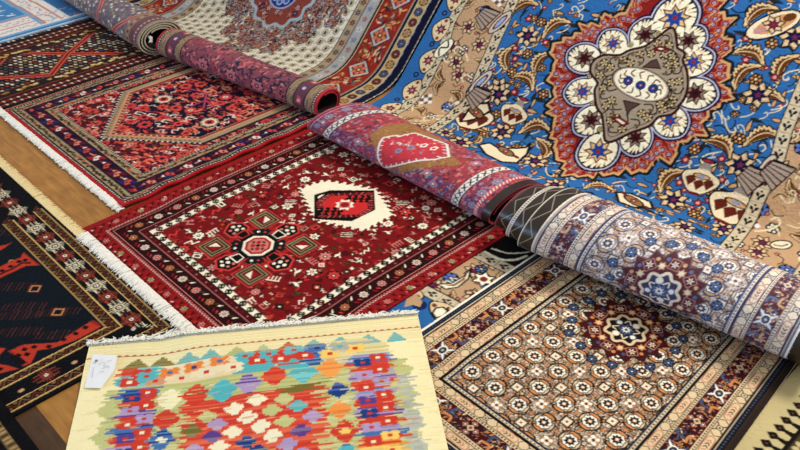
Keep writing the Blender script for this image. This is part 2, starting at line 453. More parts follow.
def herati_main(cv, p, L, a, b, per=.244, ph=0.0, seed=5):
    r = random.Random(seed)
    cv.rect(-.3, a, L+.3, b, p.mar); m = (a+b)/2; w = (b-a)/2
    for i in range(int((L+.6)*900)):
        x, y = r.uniform(-.3, L+.3), r.uniform(a+.003, b-.003)
        with cv.at(x, y, r.uniform(0, 6), r.uniform(.0045, .008)):
            leafy(cv, r.choice((p.org, p.cream, p.pink, p.dark, p.blue, p.pink, p.mar)), p.dark if r.random() < .4 else None)
    for i in range(-2, int(L/per)+3):
        x = ph+i*per
        with cv.at(x, m, 0, w):
            cv.poly([(-1.3, 0), (0, 1.05), (1.3, 0), (0, -1.05)], p.mar)
            for q in (-.55, 0, .55):
                cv.line([(q-.6, -.7), (q+.6, .7)], .1, p.navy); cv.line([(q-.6, .7), (q+.6, -.7)], .1, p.navy)
            for aa, bb in ((-.62, 0), (.62, 0), (0, .62), (0, -.62)):
                with cv.at(aa, bb, math.pi/4, .24): cv.rect(-1, -1, 1, 1, p.pink); cv.rect(-.6, -.6, .6, .6, p.mar); cv.disk(0, 0, .4, p.wh)
            with cv.at(0, 0, math.pi/4, .36): cv.rect(-1, -1, 1, 1, p.dark); cv.rect(-.85, -.85, .85, .85, p.cream); cv.rect(-.5, -.5, .5, .5, p.pink); cv.disk(0, 0, .3, p.brown)
        x += per/2
        with cv.at(x, m, 0, w):
            for s1, s2 in ((1, 1), (1, -1), (-1, 1), (-1, -1)):
                with cv.at(.55*s1, .55*s2, math.atan2(s2, s1), .5): leafy(cv, p.wh, p.blue)
            cv.ell(0, 0, .62, .5, p.wh); cv.ell(0, 0, .46, .36, p.dark); cv.ell(0, 0, .3, .22, p.blue); cv.disk(0, 0, .12, p.cream)
            for s1 in (-1, 1):
                with cv.at(1.05*s1, -.1*s1, .5, .32): rosette(cv, p.org, p.brown, p.cream, 5, 1.0, p.dark)
        for d in (.06, .185):
            for s1 in (-1, 1):
                with cv.at(x+d-.0, m+s1*w*.5, s1*.7, .014): cv.line(spline([(-1, -.5), (0, .5), (.9, 0)], 4), .5, p.blue if s1 > 0 else p.org)
def herati_border(cv, p, L, ph, phg, selv=True, seed=5, strip=None):
    if selv: cv.rect(-.3, -.01, L+.3, .007, p.wh)
    cv.rect(-.3, .007, L+.3, .028, p.dark)
    n = int((L+.6)/.011)
    for i in range(n): cv.rect(-.3+i*.011, .0125, -.3+i*.011+.006, .0165, p.blue)
    cv.rect(-.3, .0225, L+.3, .025, p.bg2)
    herati_guard(cv, p, L, .0285, .058, .14, phg)
    herati_beads(cv, p, L, .058, .068)
    herati_main(cv, p, L, .068, .123, .244, ph, seed)
    herati_beads(cv, p, L, .123, .132)
    herati_guard(cv, p, L, .132, .159, .14, phg+.07)
    cv.rect(-.3, .159, L+.3, .180, p.dark)
    cv.rect(-.3, .1655, L+.3, .1735, p.bg2)
    for i in range(n): cv.rect(-.3+i*.011, .1675, -.3+i*.011+.006, .1715, p.line); cv.rect(-.3+i*.011, .1755, -.3+i*.011+.006, .178, p.blue)
def clipped(cv, pts, fn):
    b, m = cv.mask(cv.q(pts)); old = cv.clip
    full = np.zeros((cv.H, cv.W), bool)
    if b: full[b[1]:b[3], b[0]:b[2]] = m
    cv.clip = full if old is None else (full & old); fn(); cv.clip = old
def design_K():
    cv = Canvas(-1.2, .88, -.385, 1.88, .0021, c(60, 45, 36), S_K); p = KP(False)
    herati_field(cv, p, -1.03, 1.15, -.56, 1.82, -.997, 1.222, .0785, .0795)
    herati_medallion(cv, p, -.806, 1.643, 1.0)
    N = .985
    def left():
        with cv.at(-1.2, 1.344, math.pi/2, 1, -1): herati_border(cv, p, .6, 0, .002)
    def near():
        with cv.at(-1.0, N, 0, 1, 1): herati_border(cv, p, .7, .125, .06, seed=8)
    def right():
        with cv.at(-.394, 1.46, math.pi/2, 1, 1): herati_border(cv, p, .6, .03, .05, selv=False, seed=9)
    i = .18
    clipped(cv, [(-1.21, N-.01), (-1.2+i, N+i), (-1.2+i, 1.9), (-1.21, 1.9)], left)
    clipped(cv, [(-1.21, N-.01), (-1.2+i, N+i), (-.394-i, N+i), (-.386, N-.01)], near)
    clipped(cv, [(-.394, N-.01), (-.394-i, N+i), (-.394-i, 1.9), (-.394, 1.9)], right)
    cv.rect(-.396, .8, -.3, 1.9, c(52, 40, 30))
    return cv
STRIP = (50, 38, 30)
def zigzag(cv, u0, u1, va, vb, col, per=.10, w=.0022):
    pts = []; v = va; k = 0
    while v < vb: pts.append((u0 if k % 2 else u1, v)); v += per/2; k += 1
    cv.line(pts, w, col)
def design_RK():
    R = R_K; cv = Canvas(.040, 0, .799, R.vmax, .0024, lin(STRIP), R); p = KP(True)
    one = 2*math.pi*R.rm
    e0 = .046                     # width of the sewn-on strip
    herati_field(cv, p, e0+.15, 0, .67, one*1.02, .637, .447, .0785, .077, 4)
    herati_medallion(cv, p, .44, .525, .95, 1.12)
    with cv.at(e0-.012, .40, math.pi/2, 1, -1): herati_border(cv, p, one-.4+.2, .12, .04, seed=12)
    cv.rect(e0-.02, 0, e0+.0, one*1.05, lin(STRIP)); cv.rect(e0, 0, e0+.008, one*1.05, p.cream)
    with cv.at(.809, .40, math.pi/2, 1, 1): herati_border(cv, p, one-.2, .2, .02, seed=13)
    cv.rect(.791, 0, R.L+.01, R.vmax, p.wh)
    cv.rect(-.01, one*.99, R.L, R.vmax, lin(STRIP))
    return cv
def design_strip(R, u0, u1, left):
    """brown tape sewn along the edge of the back, with zigzag thread"""
    cv = Canvas(u0, 0, u1, R.vmax, .0020, lin(STRIP), R); one = 2*math.pi*R.rm
    if left:
        zigzag(cv, .008, u1-.006, .02, one*1.0, c(176, 160, 140))
        cv.rect(-.01, 0, .0045, one*1.0, c(206, 196, 176))
        zigzag(cv, .016, u1-.004, one, R.vmax, c(176, 160, 140))
        cv.rect(-.01, one*.99, .013, one*1.97, c(214, 204, 190))
        for i in range(130): cv.rect(.003, one*.99+i*.009, .010, one*.99+i*.009+.004, c(110, 80, 84))
        cv.rect(-.01, one*1.97, .004, R.vmax, c(150, 70, 74))
    return cv
# ================================================================== red tribal rug (centre)
RED, RED2, DKR, MAR, PNK, CRM, OLV, ORG, BLK, TEA, SAL = c(126, 6, 14), c(152, 12, 20), c(84, 6, 12), c(50, 6, 12), c(206, 124, 114), c(236, 226, 200), c(86, 66, 22), c(190, 84, 36), c(18, 10, 12), c(14, 30, 32), c(206, 58, 50)
def g_ros(cv, r):
    a = r.choice((CRM, PNK, PNK, CRM, SAL)); cv.disk(0, 0, 1.15, DKR); rosette(cv, a, r.choice((DKR, SAL, OLV)), CRM, r.choice((6, 8)), 1.0, r.choice((BLK, DKR, None)))
def g_zig(cv, r): cv.line([(-1, -.4), (-.3, .5), (.2, -.3), (1, .5)], .28, r.choice((CRM, PNK, SAL, CRM)))
def g_bird(cv, r):
    k = r.choice((CRM, PNK, CRM, SAL, OLV)); cv.poly([(-1, 0), (-.3, .45), (.4, .2), (1, .6), (.6, -.1), (.2, -.5), (-.5, -.3)], BLK)
    cv.poly([(-.85, 0), (-.3, .3), (.4, .1), (.9, .5), (.5, -.1), (.2, -.35), (-.5, -.2)], k); cv.line([(0, -.4), (-.2, -.9)], .2, k)
def g_bars(cv, r):
    for i in range(3): cv.line([(-.8, -.6+i*.6), (.8, -.4+i*.6)], .24, CRM if i != 1 else BLK)
def g_dot(cv, r): cv.star(0, 0, .75, .4, 4, r.choice((CRM, PNK, OLV, ORG, BLK, SAL, DKR, SAL)), 0)
def g_hook(cv, r): cv.line([(-.8, -.5), (-.8, .4), (.5, .4), (.5, -.2), (0, -.2)], .26, r.choice((CRM, PNK, BLK, SAL)))
def g_diam(cv, r):
    cv.poly([(-1, 0), (0, .8), (1, 0), (0, -.8)], r.choice((BLK, DKR, CRM))); cv.poly([(-.6, 0), (0, .5), (.6, 0), (0, -.5)], r.choice((OLV, ORG, SAL, PNK))); cv.disk(0, 0, .18, CRM)
def g_blob(cv, r): cv.poly([(-.9, -.3), (-.2, .7), (.7, .5), (.9, -.4), (.1, -.7)], r.choice((RED2, DKR, c(104, 8, 16), c(110, 40, 18), RED2, c(120, 10, 18))))
def g_comb(cv, r):
    k = r.choice((CRM, BLK, PNK)); cv.line([(-1, -.5), (1, -.5)], .22, k)
    for q in (-.8, -.25, .3, .85): cv.line([(q, -.5), (q+.1, .5)], .2, k)
def g_rect(cv, r):
    k = r.choice((CRM, PNK, SAL)); cv.rect(-.9, -.65, .9, .65, BLK); cv.rect(-.75, -.5, .75, .5, k); cv.rect(-.45, -.25, .45, .25, r.choice((DKR, BLK, RED2, OLV))); cv.line([(-.9, .8), (.9, .8)], .16, k)
def red_field(cv, u0, v0, u1, v1, seed):
    cv.rect(u0, v0, u1, v1, RED)
    scatter(cv, int((u1-u0)*(v1-v0)*700), (u0, v0, u1, v1), [g_blob], .009, .018, seed)
    scatter(cv, int((u1-u0)*(v1-v0)*1300), (u0, v0, u1, v1), [g_dot, g_zig, g_bird, g_hook, g_dot, g_dot], .007, .012, seed+1, .017)
    scatter(cv, int((u1-u0)*(v1-v0)*2600), (u0, v0, u1, v1), [g_ros, g_bird, g_diam, g_hook, g_zig, g_bird, g_bird, g_comb, g_rect, g_ros], .014, .021, seed+2, .036)
def red_cream(cv, L, a, b, per=.036):
    cv.rect(-.3, a, L+.3, b, BLK); cv.rect(-.3, a+.002, L+.3, b-.002, CRM); m = (a+b)/2; w = (b-a)/2
    for i in range(int(-.3/per)-1, int(L/per)+9):
        with cv.at(i*per, m, 0, w):
            k = (BLK, DKR, BLK, c(60, 70, 40))[i % 4]
            cv.ell(-.42, .34, .66, .34, k, .8); cv.ell(.42, -.34, .66, .34, k, .8); cv.ell(.38, .50, .5, .2, k, -.7); cv.ell(-.38, -.50, .5, .2, k, -.7); cv.disk(0, 0, .3, DKR if i % 2 else k)
def red_border(cv, L, seed):
    r = random.Random(seed)
    cv.rect(-.3, -.02, L+.3, .050, RED2)
    for i in range(-8, int(L/.03)+9):
        with cv.at(i*.03, .014, 0, .012): cv.poly([(-1, -.8), (-.2, .2), (-.5, .9), (.4, .5), (.9, -.9), (0, -.3)], DKR)
        with cv.at(i*.03+.015, .035, math.pi, .011): cv.poly([(-1, -.8), (-.2, .2), (-.5, .9), (.4, .5), (.9, -.9), (0, -.3)], DKR)
        if i % 3 == 0:
            with cv.at(i*.03+.01, .026, 0, .0115): rosette(cv, PNK if i % 2 else c(170, 160, 110), DKR, CRM, 6)
        with cv.at(i*.03+.02, .018, r.uniform(0, 6), .006): leafy(cv, r.choice((PNK, CRM, SAL, ORG)))
    cv.rect(-.3, .048, L+.3, .130, BLK)
    cv.rect(-.3, .0495, L+.3, .0605, c(120, 18, 30))
    for i in range(-26, int(L/.011)+27):
        cv.line([(i*.011, .0505), (i*.011+.0055, .0575)], .0042, PNK); cv.disk(i*.011+.0085, .0525, .0018, CRM)
    cv.rect(-.3, .063, L+.3, .130, MAR); cv.rect(-.3, .066, L+.3, .0685, PNK)
    for i in range(-6, int(L/.072)+6):
        with cv.at(i*.072, .096, 0, .0165):
            rosette(cv, (c(214, 190, 170), PNK, c(180, 104, 60))[i % 3], (DKR, BLK, DKR)[i % 3], CRM, 8, .9, BLK)
        for s in (-1, 1):
            with cv.at(i*.072+.036, .096+.012*s, .9*s, .011): leafy(cv, CRM if s > 0 else RED2, BLK)
            with cv.at(i*.072+.036+.014*s, .096-.010*s, -.9*s, .008): leafy(cv, SAL if s > 0 else OLV)
    cv.rect(-.3, .1245, L+.3, .1268, PNK); cv.rect(-.3, .1268, L+.3, .148, c(78, 10, 18))
    for i in range(-9, int(L/.026)+10): cv.disk(i*.026, .1375, .0028, PNK if i % 2 else RED2)
    red_cream(cv, L, .147, .174)
def design_C():
    cv = Canvas(-2.300, .79, -1.325, 1.80, .0026, RED, S_C)
    red_field(cv, -2.13, .95, -1.48, 1.85, 21)
    z1, z2, z3 = Z(200, 150, 5), Z(320, 150, 5), Z(200, 210, 5)
    # the cream medallion with hooked rim
    outer = [(299, 190), (312, 185), (326, 181.5), (352, 185.5), (376, 190), (384, 200), (394, 216), (380, 224), (365, 232), (340, 227), (316, 222), (308, 208)]
    P = cv.P(outer); ctr = np.mean(P, 0)
    cv.poly([tuple(ctr+(np.array(q)-ctr)*1.06) for q in P], c(120, 8, 16))
    cv.poly([tuple(ctr+(np.array(q)-ctr)*.985) for q in P], CRM)
    Q = np.array(P+[P[0]]); seg = np.linalg.norm(np.diff(Q, axis=0), axis=1); tot = seg.sum(); n = int(tot/.028)
    for i in range(n):
        d = tot*i/n; k = 0
        while d > seg[k]: d -= seg[k]; k += 1
        a = Q[k]+(Q[k+1]-Q[k])*d/seg[k]; t = (Q[k+1]-Q[k])/seg[k]; o = a-ctr; o = o/np.linalg.norm(o)
        cv.poly([a-o*.004, a+o*.008+t*.002, a+o*.007+t*.012, a-o*.004+t*.014], CRM); cv.disk(*(a+t*.019+o*.003), .0075, c(110, 6, 14)); cv.disk(*(a+t*.014-o*.004), .0045, c(110, 6, 14))
    inner = [(314.5, 196), (330, 191.5), (374.5, 191.5), (375.5, 211), (352, 222.5), (314.5, 220.5)]
    cv.ppoly(inner, BLK)
    cv.ppoly([(318, 198), (322, 196), (325, 195.5), (318.5, 200)], CRM); cv.ppoly([(362, 219), (370, 214.5), (371, 220)], CRM)
    body = [(317, 203), (329, 195), (373, 193.2), (373.5, 210), (361, 218), (319, 219)]
    cv.ppoly(body, c(96, 12, 22)); bp = cv.P(body); bc = np.mean(bp, 0)
    for i in range(len(bp)):
        a, b = np.array(bp[i]), np.array(bp[(i+1) % len(bp)])
        for k in range(7):
            q = a+(b-a)*(k+.5)/7; cv.line([q, q+(bc-q)*.16], .003, PNK if k % 2 else SAL)
    cv.poly([tuple(bc+(np.array(q)-bc)*.80) for q in bp], SAL); cv.poly([tuple(bc+(np.array(q)-bc)*.77) for q in bp], c(206, 34, 36))
    for (x, y) in ((330.5, 212.5), (358.5, 200)):
        u, v = S_C.inv(x, y)
        with cv.at(u, v, math.radians(46), .042):
            cv.line([(-.9, 0), (.9, 0)], .30, BLK)
            for q in (-.75, -.25, .3, .75): cv.line([(q-.12, -.42), (q+.12, .42)], .22, BLK); cv.disk(q, .42, .14, BLK); cv.disk(q, -.42, .14, BLK)
            for q in (-.5, 0, .5): cv.disk(q, 0, .07, SAL)
    u, v = S_C.inv(345, 206)
    with cv.at(u, v, math.pi/4, .030): cv.star(0, 0, 1.15, .8, 8, CRM); cv.star(0, 0, .9, .6, 4, PNK, 0); cv.disk(0, 0, .5, c(150, 14, 24)); cv.star(0, 0, .4, .2, 4, RED2)
    # the eight-armed star
    with cv.at(-1.826, 1.143, 0, 1.14):
        cv.star(0, 0, .135, .085, 8, c(170, 18, 26), math.pi/8); cv.star(0, 0, .112, .055, 8, TEA, math.pi/8); cv.star(0, 0, .118, .05, 4, TEA, 0)
        for a in range(4):
            with cv.at(0, 0, a*math.pi/2, 1):
                cv.poly([(.03, -.026), (.075, -.022), (.085, -.034), (.118, -.034), (.142, 0), (.118, .034), (.085, .034), (.075, .022), (.03, .026)], SAL)
                cv.poly([(.03, -.022), (.078, -.019), (.088, -.028), (.116, -.028), (.134, 0), (.116, .028), (.088, .028), (.078, .019), (.03, .022)], BLK)
                for q in (.1, .118): cv.disk(q, 0, .006, CRM); cv.disk(q-.008, .015, .005, PNK); cv.disk(q-.008, -.015, .005, CRM)
                cv.poly([(.055, -.014), (.085, -.02), (.085, .02), (.055, .014)], CRM if a % 2 else SAL); cv.poly([(.058, -.010), (.081, -.015), (.081, .015), (.058, .010)], BLK)
                with cv.at(.084, .086, 0, 1):
                    for w, k in ((.040, SAL), (.036, DKR), (.032, c(150, 130, 90)), (.027, BLK), (.023, c(150, 130, 90)), (.019, c(110, 16, 24))): cv.rect(-w, -w, w, w, k)
                    cv.poly([(-.012, -.012), (.013, -.012), (.013, .013)], CRM); cv.poly([(-.012, -.012), (-.012, .013), (.013, .013)], RED2)
                for s in (-1, 1): cv.poly([(.02, .01*s), (.07, .03*s), (.05, .055*s), (.03, .07*s), (.012, .02*s)], TEA); cv.disk(.05, .038*s, .0045, CRM); cv.disk(.036, .05*s, .004, SAL)
        cv.star(0, 0, .049, .044, 4, BLK, 0)
        o = [(.046*math.cos(math.pi/8+i*math.pi/4), .046*math.sin(math.pi/8+i*math.pi/4)) for i in range(8)]
        cv.poly(o, CRM); cv.poly([(a*.82, b*.82) for a, b in o], c(176, 30, 40)); cv.poly([(a*.66, b*.66) for a, b in o], PNK)
        for a in range(4): cv.disk(.014*math.cos(a*1.57+.78), .014*math.sin(a*1.57+.78), .007, c(176, 30, 40)); cv.disk(.02*math.cos(a*1.57), .02*math.sin(a*1.57), .005, OLV)
        cv.disk(0, 0, .006, BLK)
    # a few large marks the eye finds between star and medallion
    for x, y, a in ((291, 203, .75), (347, 236, .75), (402, 204, .8)):
        u, v = S_C.inv(x, y)
        with cv.at(u, v, a, .020):
            cv.rect(-1, -.75, 1, .75, RED)
            for q in (-.5, 0, .5): cv.line([(-.9, q), (.9, q)], .16, CRM); cv.line([(-.9, q+.18), (.9, q+.18)], .12, BLK)
    l, rr, N, i = -2.285, -1.325, .79, .174
    def left():
        with cv.at(l, N, math.pi/2, 1, -1): red_border(cv, 1.0, 1)
    def near():
        with cv.at(l, N, 0, 1, 1): red_border(cv, 1.0, 2)
    def right():
        with cv.at(rr, N, math.pi/2, 1, 1): red_border(cv, 1.0, 3)
    clipped(cv, [(l-.02, N-.02), (l+i, N+i), (l+i, 1.9), (l-.02, 1.9)], left)
    clipped(cv, [(l-.02, N-.02), (l+i, N+i), (rr-i, N+i), (rr+.02, N-.02)], near)
    clipped(cv, [(rr+.02, N-.02), (rr-i, N+i), (rr-i, 1.9), (rr+.02, 1.9)], right)
    return cv
def design_RC():
    R = R_C; base = c(160, 56, 70); cv = Canvas(0, 0, R.L-.030, R.vmax, .0026, base, R); one = 2*math.pi*R.rm
    pk, pu, oc, cr, bl, rd, gy = c(206, 104, 106), c(112, 70, 110), c(160, 116, 56), c(228, 220, 206), c(84, 92, 140), c(200, 40, 56), c(150, 140, 160)  # back colours, with the pastel cast of the light mixed in
    r = random.Random(5)
    def speck(u0, v0, u1, v1, n, pal, s0=.004, s1=.010):
        for _ in range(n):
            with cv.at(r.uniform(u0, u1), r.uniform(v0, v1), r.choice((0, .78, 1.57, 2.4)), r.uniform(s0, s1)):
                cv.poly([(-1, -.4), (0, -.7), (1, -.1), (.4, .6), (-.6, .5)], r.choice(pal))
    speck(0, 0, R.L, one, 4200, [pk, pu, rd, base, gy, c(190, 80, 70), c(150, 50, 80), pk, c(84, 36, 64), c(110, 40, 60), c(206, 130, 120)], .004, .009)
    speck(.1, .40, R.L, .52, 700, [pu, bl, c(130, 60, 96), gy, pu])  # lower front: cool blue light put into the speck colours
    z, q = Z(300, 90, 5), Z(400, 112, 3.98)
    och = z((350, 230), (420, 190), (560, 180), (600, 205))+[(440, 140), (446, 152), (462, 166), (448, 168)]+q((190, 215), (110, 222), (0, 240))+z((500, 380), (430, 420), (395, 400), (400, 320), (370, 280))
    cv.ppoly(och, oc); P = cv.P(och)
    b, m = cv.mask(cv.q(P))
    for _ in range(1500):
        k = r.randrange(len(P)); t = r.random(); a = np.array(P[k]); e = np.mean(P, 0); w = a+(e-a)*t+np.array([r.gauss(0, .02), r.gauss(0, .015)])
        with cv.at(w[0], w[1], r.uniform(0, 3), r.uniform(.004, .008)): cv.poly([(-1, -.4), (1, -.2), (.2, .6)], r.choice((oc, c(184, 142, 76), c(138, 92, 44), oc, c(170, 90, 70), c(184, 90, 90), c(120, 84, 50))))
    hexa = z((405, 265), (420, 390), (600, 358))+q((140, 195), (195, 185), (185, 135), (60, 90), (0, 103))+z((480, 235), (420, 245))
    cv.ppoly(hexa, rd); H = cv.P(hexa); hc = np.mean(H, 0)
    for i in range(len(H)):
        a, bb = np.array(H[i]), np.array(H[(i+1) % len(H)])
        n = max(2, int(np.linalg.norm(bb-a)/.012))
        for k in range(n):
            w = a+(bb-a)*(k+.5)/n; cv.line([w, w+(hc-w)*.13], .004, cr if k % 2 else c(110, 110, 140))
    cv.line(H, .007, cr, True)
    cv.poly([tuple(hc+(np.array(h)-hc)*.74) for h in H], c(200, 48, 64))
    for _ in range(70):
        w = hc+(np.array(H[r.randrange(len(H))])-hc)*r.uniform(.05, .7)
        with cv.at(w[0], w[1], r.choice((0, .8, 1.57)), r.uniform(.004, .009)): cv.poly([(-1, -.4), (1, -.2), (.2, .6)], r.choice((c(226, 110, 116), c(160, 30, 50), gy, c(214, 90, 90), cr)))
    for (x, y) in ((399, 152), (411, 149), (424, 147), (434, 150)):
        u, v = R.inv(x, y)
        with cv.at(u, v, .5, .015): cv.poly([(-1, -.3), (0, -.9), (1, -.2), (.5, .8), (-.5, .6)], gy if x < 420 else cr); cv.disk(0, 0, .4, rd if x > 420 else c(120, 110, 150))
    for (x, y) in ((359, 142), (356, 150), (428, 174), (476, 165), (434, 184), (340, 140), (350, 150), (324, 123)):
        u, v = R.inv(x, y)
        with cv.at(u, v, .3, .016): cv.rect(-1, -.8, 1, .8, gy); cv.rect(-.6, -.45, .6, .45, pk); cv.disk(0, 0, .3, cr)
    def band(mid, w, k0, per=.026):
        """a cream band running over the roll at u=mid"""
        cv.rect(mid-w/2-.003, 0, mid+w/2+.003, one, c(90, 40, 60)); cv.rect(mid-w/2, 0, mid+w/2, one, cr)
        for i in range(int(one/per)+1):
            with cv.at(mid, i*per, 0, w/2): cv.line([(-.7, -.7), (.7, .7)], .36, k0); cv.line([(-.5, .5), (.5, -.5)], .3, (c(150, 50, 70), bl, c(100, 90, 110))[i % 3]); cv.disk(0, 0, .3, k0)
    u0 = [R.inv(x, y)[0] for x, y in z((140, 240), (160, 190), (230, 150))]; band(float(np.mean(u0)), .030, c(70, 70, 86))
    u1 = [R.inv(x, y)[0] for x, y in q((220, 390), (250, 295), (330, 262))]; band(float(np.mean(u1)), .030, c(60, 64, 84))
    a, b2 = float(np.mean(u0))-.02, float(np.mean(u1))+.02
    for lo, hi in ((0, a), (b2, R.L-.03)):
        speck(lo, 0, hi, one, 260, [c(150, 60, 90), pk, pu, c(170, 80, 110), gy])
        for i in range(int(one/.06)):
            with cv.at((lo+hi)/2, i*.06+.02, 0, .018): rosette(cv, gy, pu, cr, 8, 1, c(120, 50, 80))
    cv.rect(.018, 0, .022, one, c(216, 150, 160)); cv.rect(-.01, 0, .008, one, c(196, 96, 112)); cv.rect(.008, 0, .012, one, c(90, 40, 70))
    cv.rect(R.L-.062, 0, R.L-.048, one, c(206, 70, 84))
    for i in range(int(one/.012)): cv.line([(R.L-.060, i*.012), (R.L-.050, i*.012+.006)], .004, cr)
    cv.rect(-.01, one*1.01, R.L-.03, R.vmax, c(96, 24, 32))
    return cv
# ================================================================== rose and navy rug (left of the red one)
ROS, NVY, CORAL, SALM, BEI, OLD, PUR, WHT = c(150, 30, 40), c(20, 14, 44), c(206, 72, 56), c(216, 130, 104), c(168, 146, 110), c(100, 84, 58), c(58, 16, 48), c(226, 206, 190)
def d_flower(cv, r):
    k = r.choice((CORAL, SALM, CORAL, c(200, 60, 60))); rosette(cv, k, r.choice((WHT, ROS, NVY)), r.choice((NVY, ROS)), 8, 1.05, None)
def d_leaf(cv, r): leafy(cv, r.choice((CORAL, SALM, ROS, c(226, 100, 70), SALM)))
def d_squig(cv, r): cv.line(spline([(-1, -.5), (-.3, .5), (.4, -.3), (1, .4)], 4), .3, r.choice((CORAL, SALM, ROS, PUR, WHT)))
def d_eye(cv, r):
    cv.star(0, 0, 1.25, 1.05, 8, BEI); cv.star(0, 0, .95, .8, 8, WHT); cv.disk(0, 0, .62, CORAL); cv.star(0, 0, .5, .25, 6, PUR)
def d_field(cv, u0, v0, u1, v1, seed, bg, dens=1.0):
    cv.rect(u0, v0, u1, v1, bg); A = (u1-u0)*(v1-v0)
    scatter(cv, int(A*2700*dens), (u0, v0, u1, v1), [d_leaf, d_squig, d_leaf, d_squig], .011, .021, seed, .0135)
    scatter(cv, int(A*420*dens), (u0, v0, u1, v1), [d_flower], .017, .026, seed+1, .05)
def d_guard(cv, L, a, b, seed):
    cv.rect(-.3, a, L+.3, b, c(18, 14, 22)); cv.rect(-.3, a+.003, L+.3, b-.003, BEI); m = (a+b)/2; r = random.Random(seed)
    for i in range(int((L+.6)/.0095)):
        with cv.at(-.3+i*.0095, m+r.uniform(-.3, .3)*(b-a)*.5, r.uniform(0, 3), (b-a)*.27): cv.poly([(-1, -.4), (.2, -.7), (1, .2), (-.2, .7)], r.choice((OLD, c(70, 30, 30), c(180, 84, 62), c(40, 34, 40), OLD, c(60, 48, 36))))
def d_border(cv, L, seed, far=False):
    r = random.Random(seed)
    cv.rect(-.3, -.02, L+.3, .022, c(186, 16, 30))
    cv.rect(-.3, .020, L+.3, .032, c(16, 12, 18))
    for i in range(int((L+.6)/.012)): cv.rect(-.3+i*.012, .023, -.3+i*.012+.006, .0285, WHT)
    d_guard(cv, L, .032, .066, seed)
    cv.rect(-.3, .066, L+.3, .124, c(52, 14, 44))
    for i in range(-5, int(L/.075)+5):
        with cv.at(i*.075, .095, 0, .024):
            cv.poly([(-1.5, -1), (-.2, -1), (1.4, 1), (.2, 1)], (c(150, 26, 48), NVY, c(96, 18, 50), c(48, 40, 96))[i % 4])
            cv.poly([(-.4, -.2), (.5, -.75), (.7, .1), (.2, .2), (.1, .75), (-.5, .55)], (CORAL, WHT, CORAL, SALM)[(i+1) % 4]); cv.disk(.05, -.1, .2, PUR)
            cv.poly([(-1.4, .1), (-.8, -.1), (-.8, .6)], WHT if i % 2 else SALM)
        with cv.at(i*.075+.037, .095, 0, .011): leafy(cv, r.choice((SALM, c(70, 64, 120), ROS)))
    d_guard(cv, L, .124, .160, seed+4)
    cv.rect(-.3, .158, L+.3, .165, c(18, 14, 22))
    for i in range(int((L+.6)/.013)): cv.rect(-.3+i*.013, .1595, -.3+i*.013+.006, .1635, WHT)
def design_D():
    cv = Canvas(-3.27, .945, -2.305, 1.88, .0033, ROS, S_D)
    d_field(cv, -3.14, 1.09, -2.44, 1.9, 31, c(84, 16, 34))
    scatter(cv, 420, (-3.14, 1.09, -2.44, 1.9), [lambda cv, r: leafy(cv, r.choice((c(196, 70, 60), c(170, 130, 80), NVY, c(110, 90, 50), SALM, WHT, PUR)))], .008, .013, 77)
    # the six-sided navy field
    A, B, Cc = (-2.79, 1.118), (-3.09, 1.375), (-2.49, 1.375)
    hexa = [A, Cc, (-2.49, 1.9), (-3.09, 1.9), B]
    cv.poly(hexa, c(150, 126, 96)); 
    def sc(k): return [(-2.79+(a+2.79)*k, 1.50+(b-1.50)*k if b < 1.6 else b) for a, b in hexa]
    for k, w, col in ((1, .016, c(30, 26, 40)), (.95, .02, BEI), (.90, .006, c(216, 150, 110)), (.865, .010, ROS)): cv.line(sc(k), w, col, True)
    for k, p, col in ((1.0, .02, WHT), (.95, .018, c(120, 50, 40)), (.865, .022, c(240, 170, 130))):
        H = [np.array(q) for q in sc(k)]
        for a, b in ((H[4], H[0]), (H[0], H[1])):
            n = int(np.linalg.norm(b-a)/p)
            for i in range(n): q = a+(b-a)*(i+.5)/n; cv.disk(q[0], q[1], .0045, col)
    clipped(cv, sc(.835), lambda: d_field(cv, -3.1, 1.1, -2.45, 1.9, 41, NVY, .95))
    for x, y, s in ((164, 99, .033), (210, 122, .033), (145, 124.5, .030), (201, 84, .03), (226, 97, .028), (186, 86, .028)):
        u, v = S_D.inv(x, y)
        with cv.at(u, v, .4, s): cv.disk(0, 0, 1.35, NVY); (d_eye if x in (164, 210) else d_flower)(cv, random.Random(int(x)))
    for pts in (((188, 88), (207, 93), (204, 108)), ((192, 106), (206, 100), (216, 108))): cv.pline(pts, .008, c(180, 60, 100))
    for x, y in ((139, 113), (152, 115), (166, 121), (190, 118)):
        u, v = S_D.inv(x, y)
        with cv.at(u, v, .5, .016): cv.rect(-1, -.7, 1, .7, WHT); cv.rect(-.5, -.4, 1, .4, NVY)
    l, rr, N, i = -3.27, -2.305, .945, .165
    def left():
        with cv.at(l-.012, N, math.pi/2, 1, -1): d_border(cv, 1.0, 1); cv.rect(-.3, .0, 1.2, .016, c(170, 156, 120))
    def near():
        with cv.at(l, N-.004, 0, 1, 1): d_border(cv, 1.0, 2)
    def right():
        with cv.at(rr+.012, N, math.pi/2, 1, 1): d_border(cv, 1.0, 3)
    clipped(cv, [(l-.02, N-.02), (l+i, N+i), (l+i, 1.9), (l-.02, 1.9)], left)
    clipped(cv, [(l-.02, N-.02), (l+i, N+i), (rr-i, N+i), (rr+.02, N-.02)], near)
    clipped(cv, [(rr+.02, N-.02), (rr-i, N+i), (rr-i, 1.9), (rr+.02, 1.9)], right)
    return cv
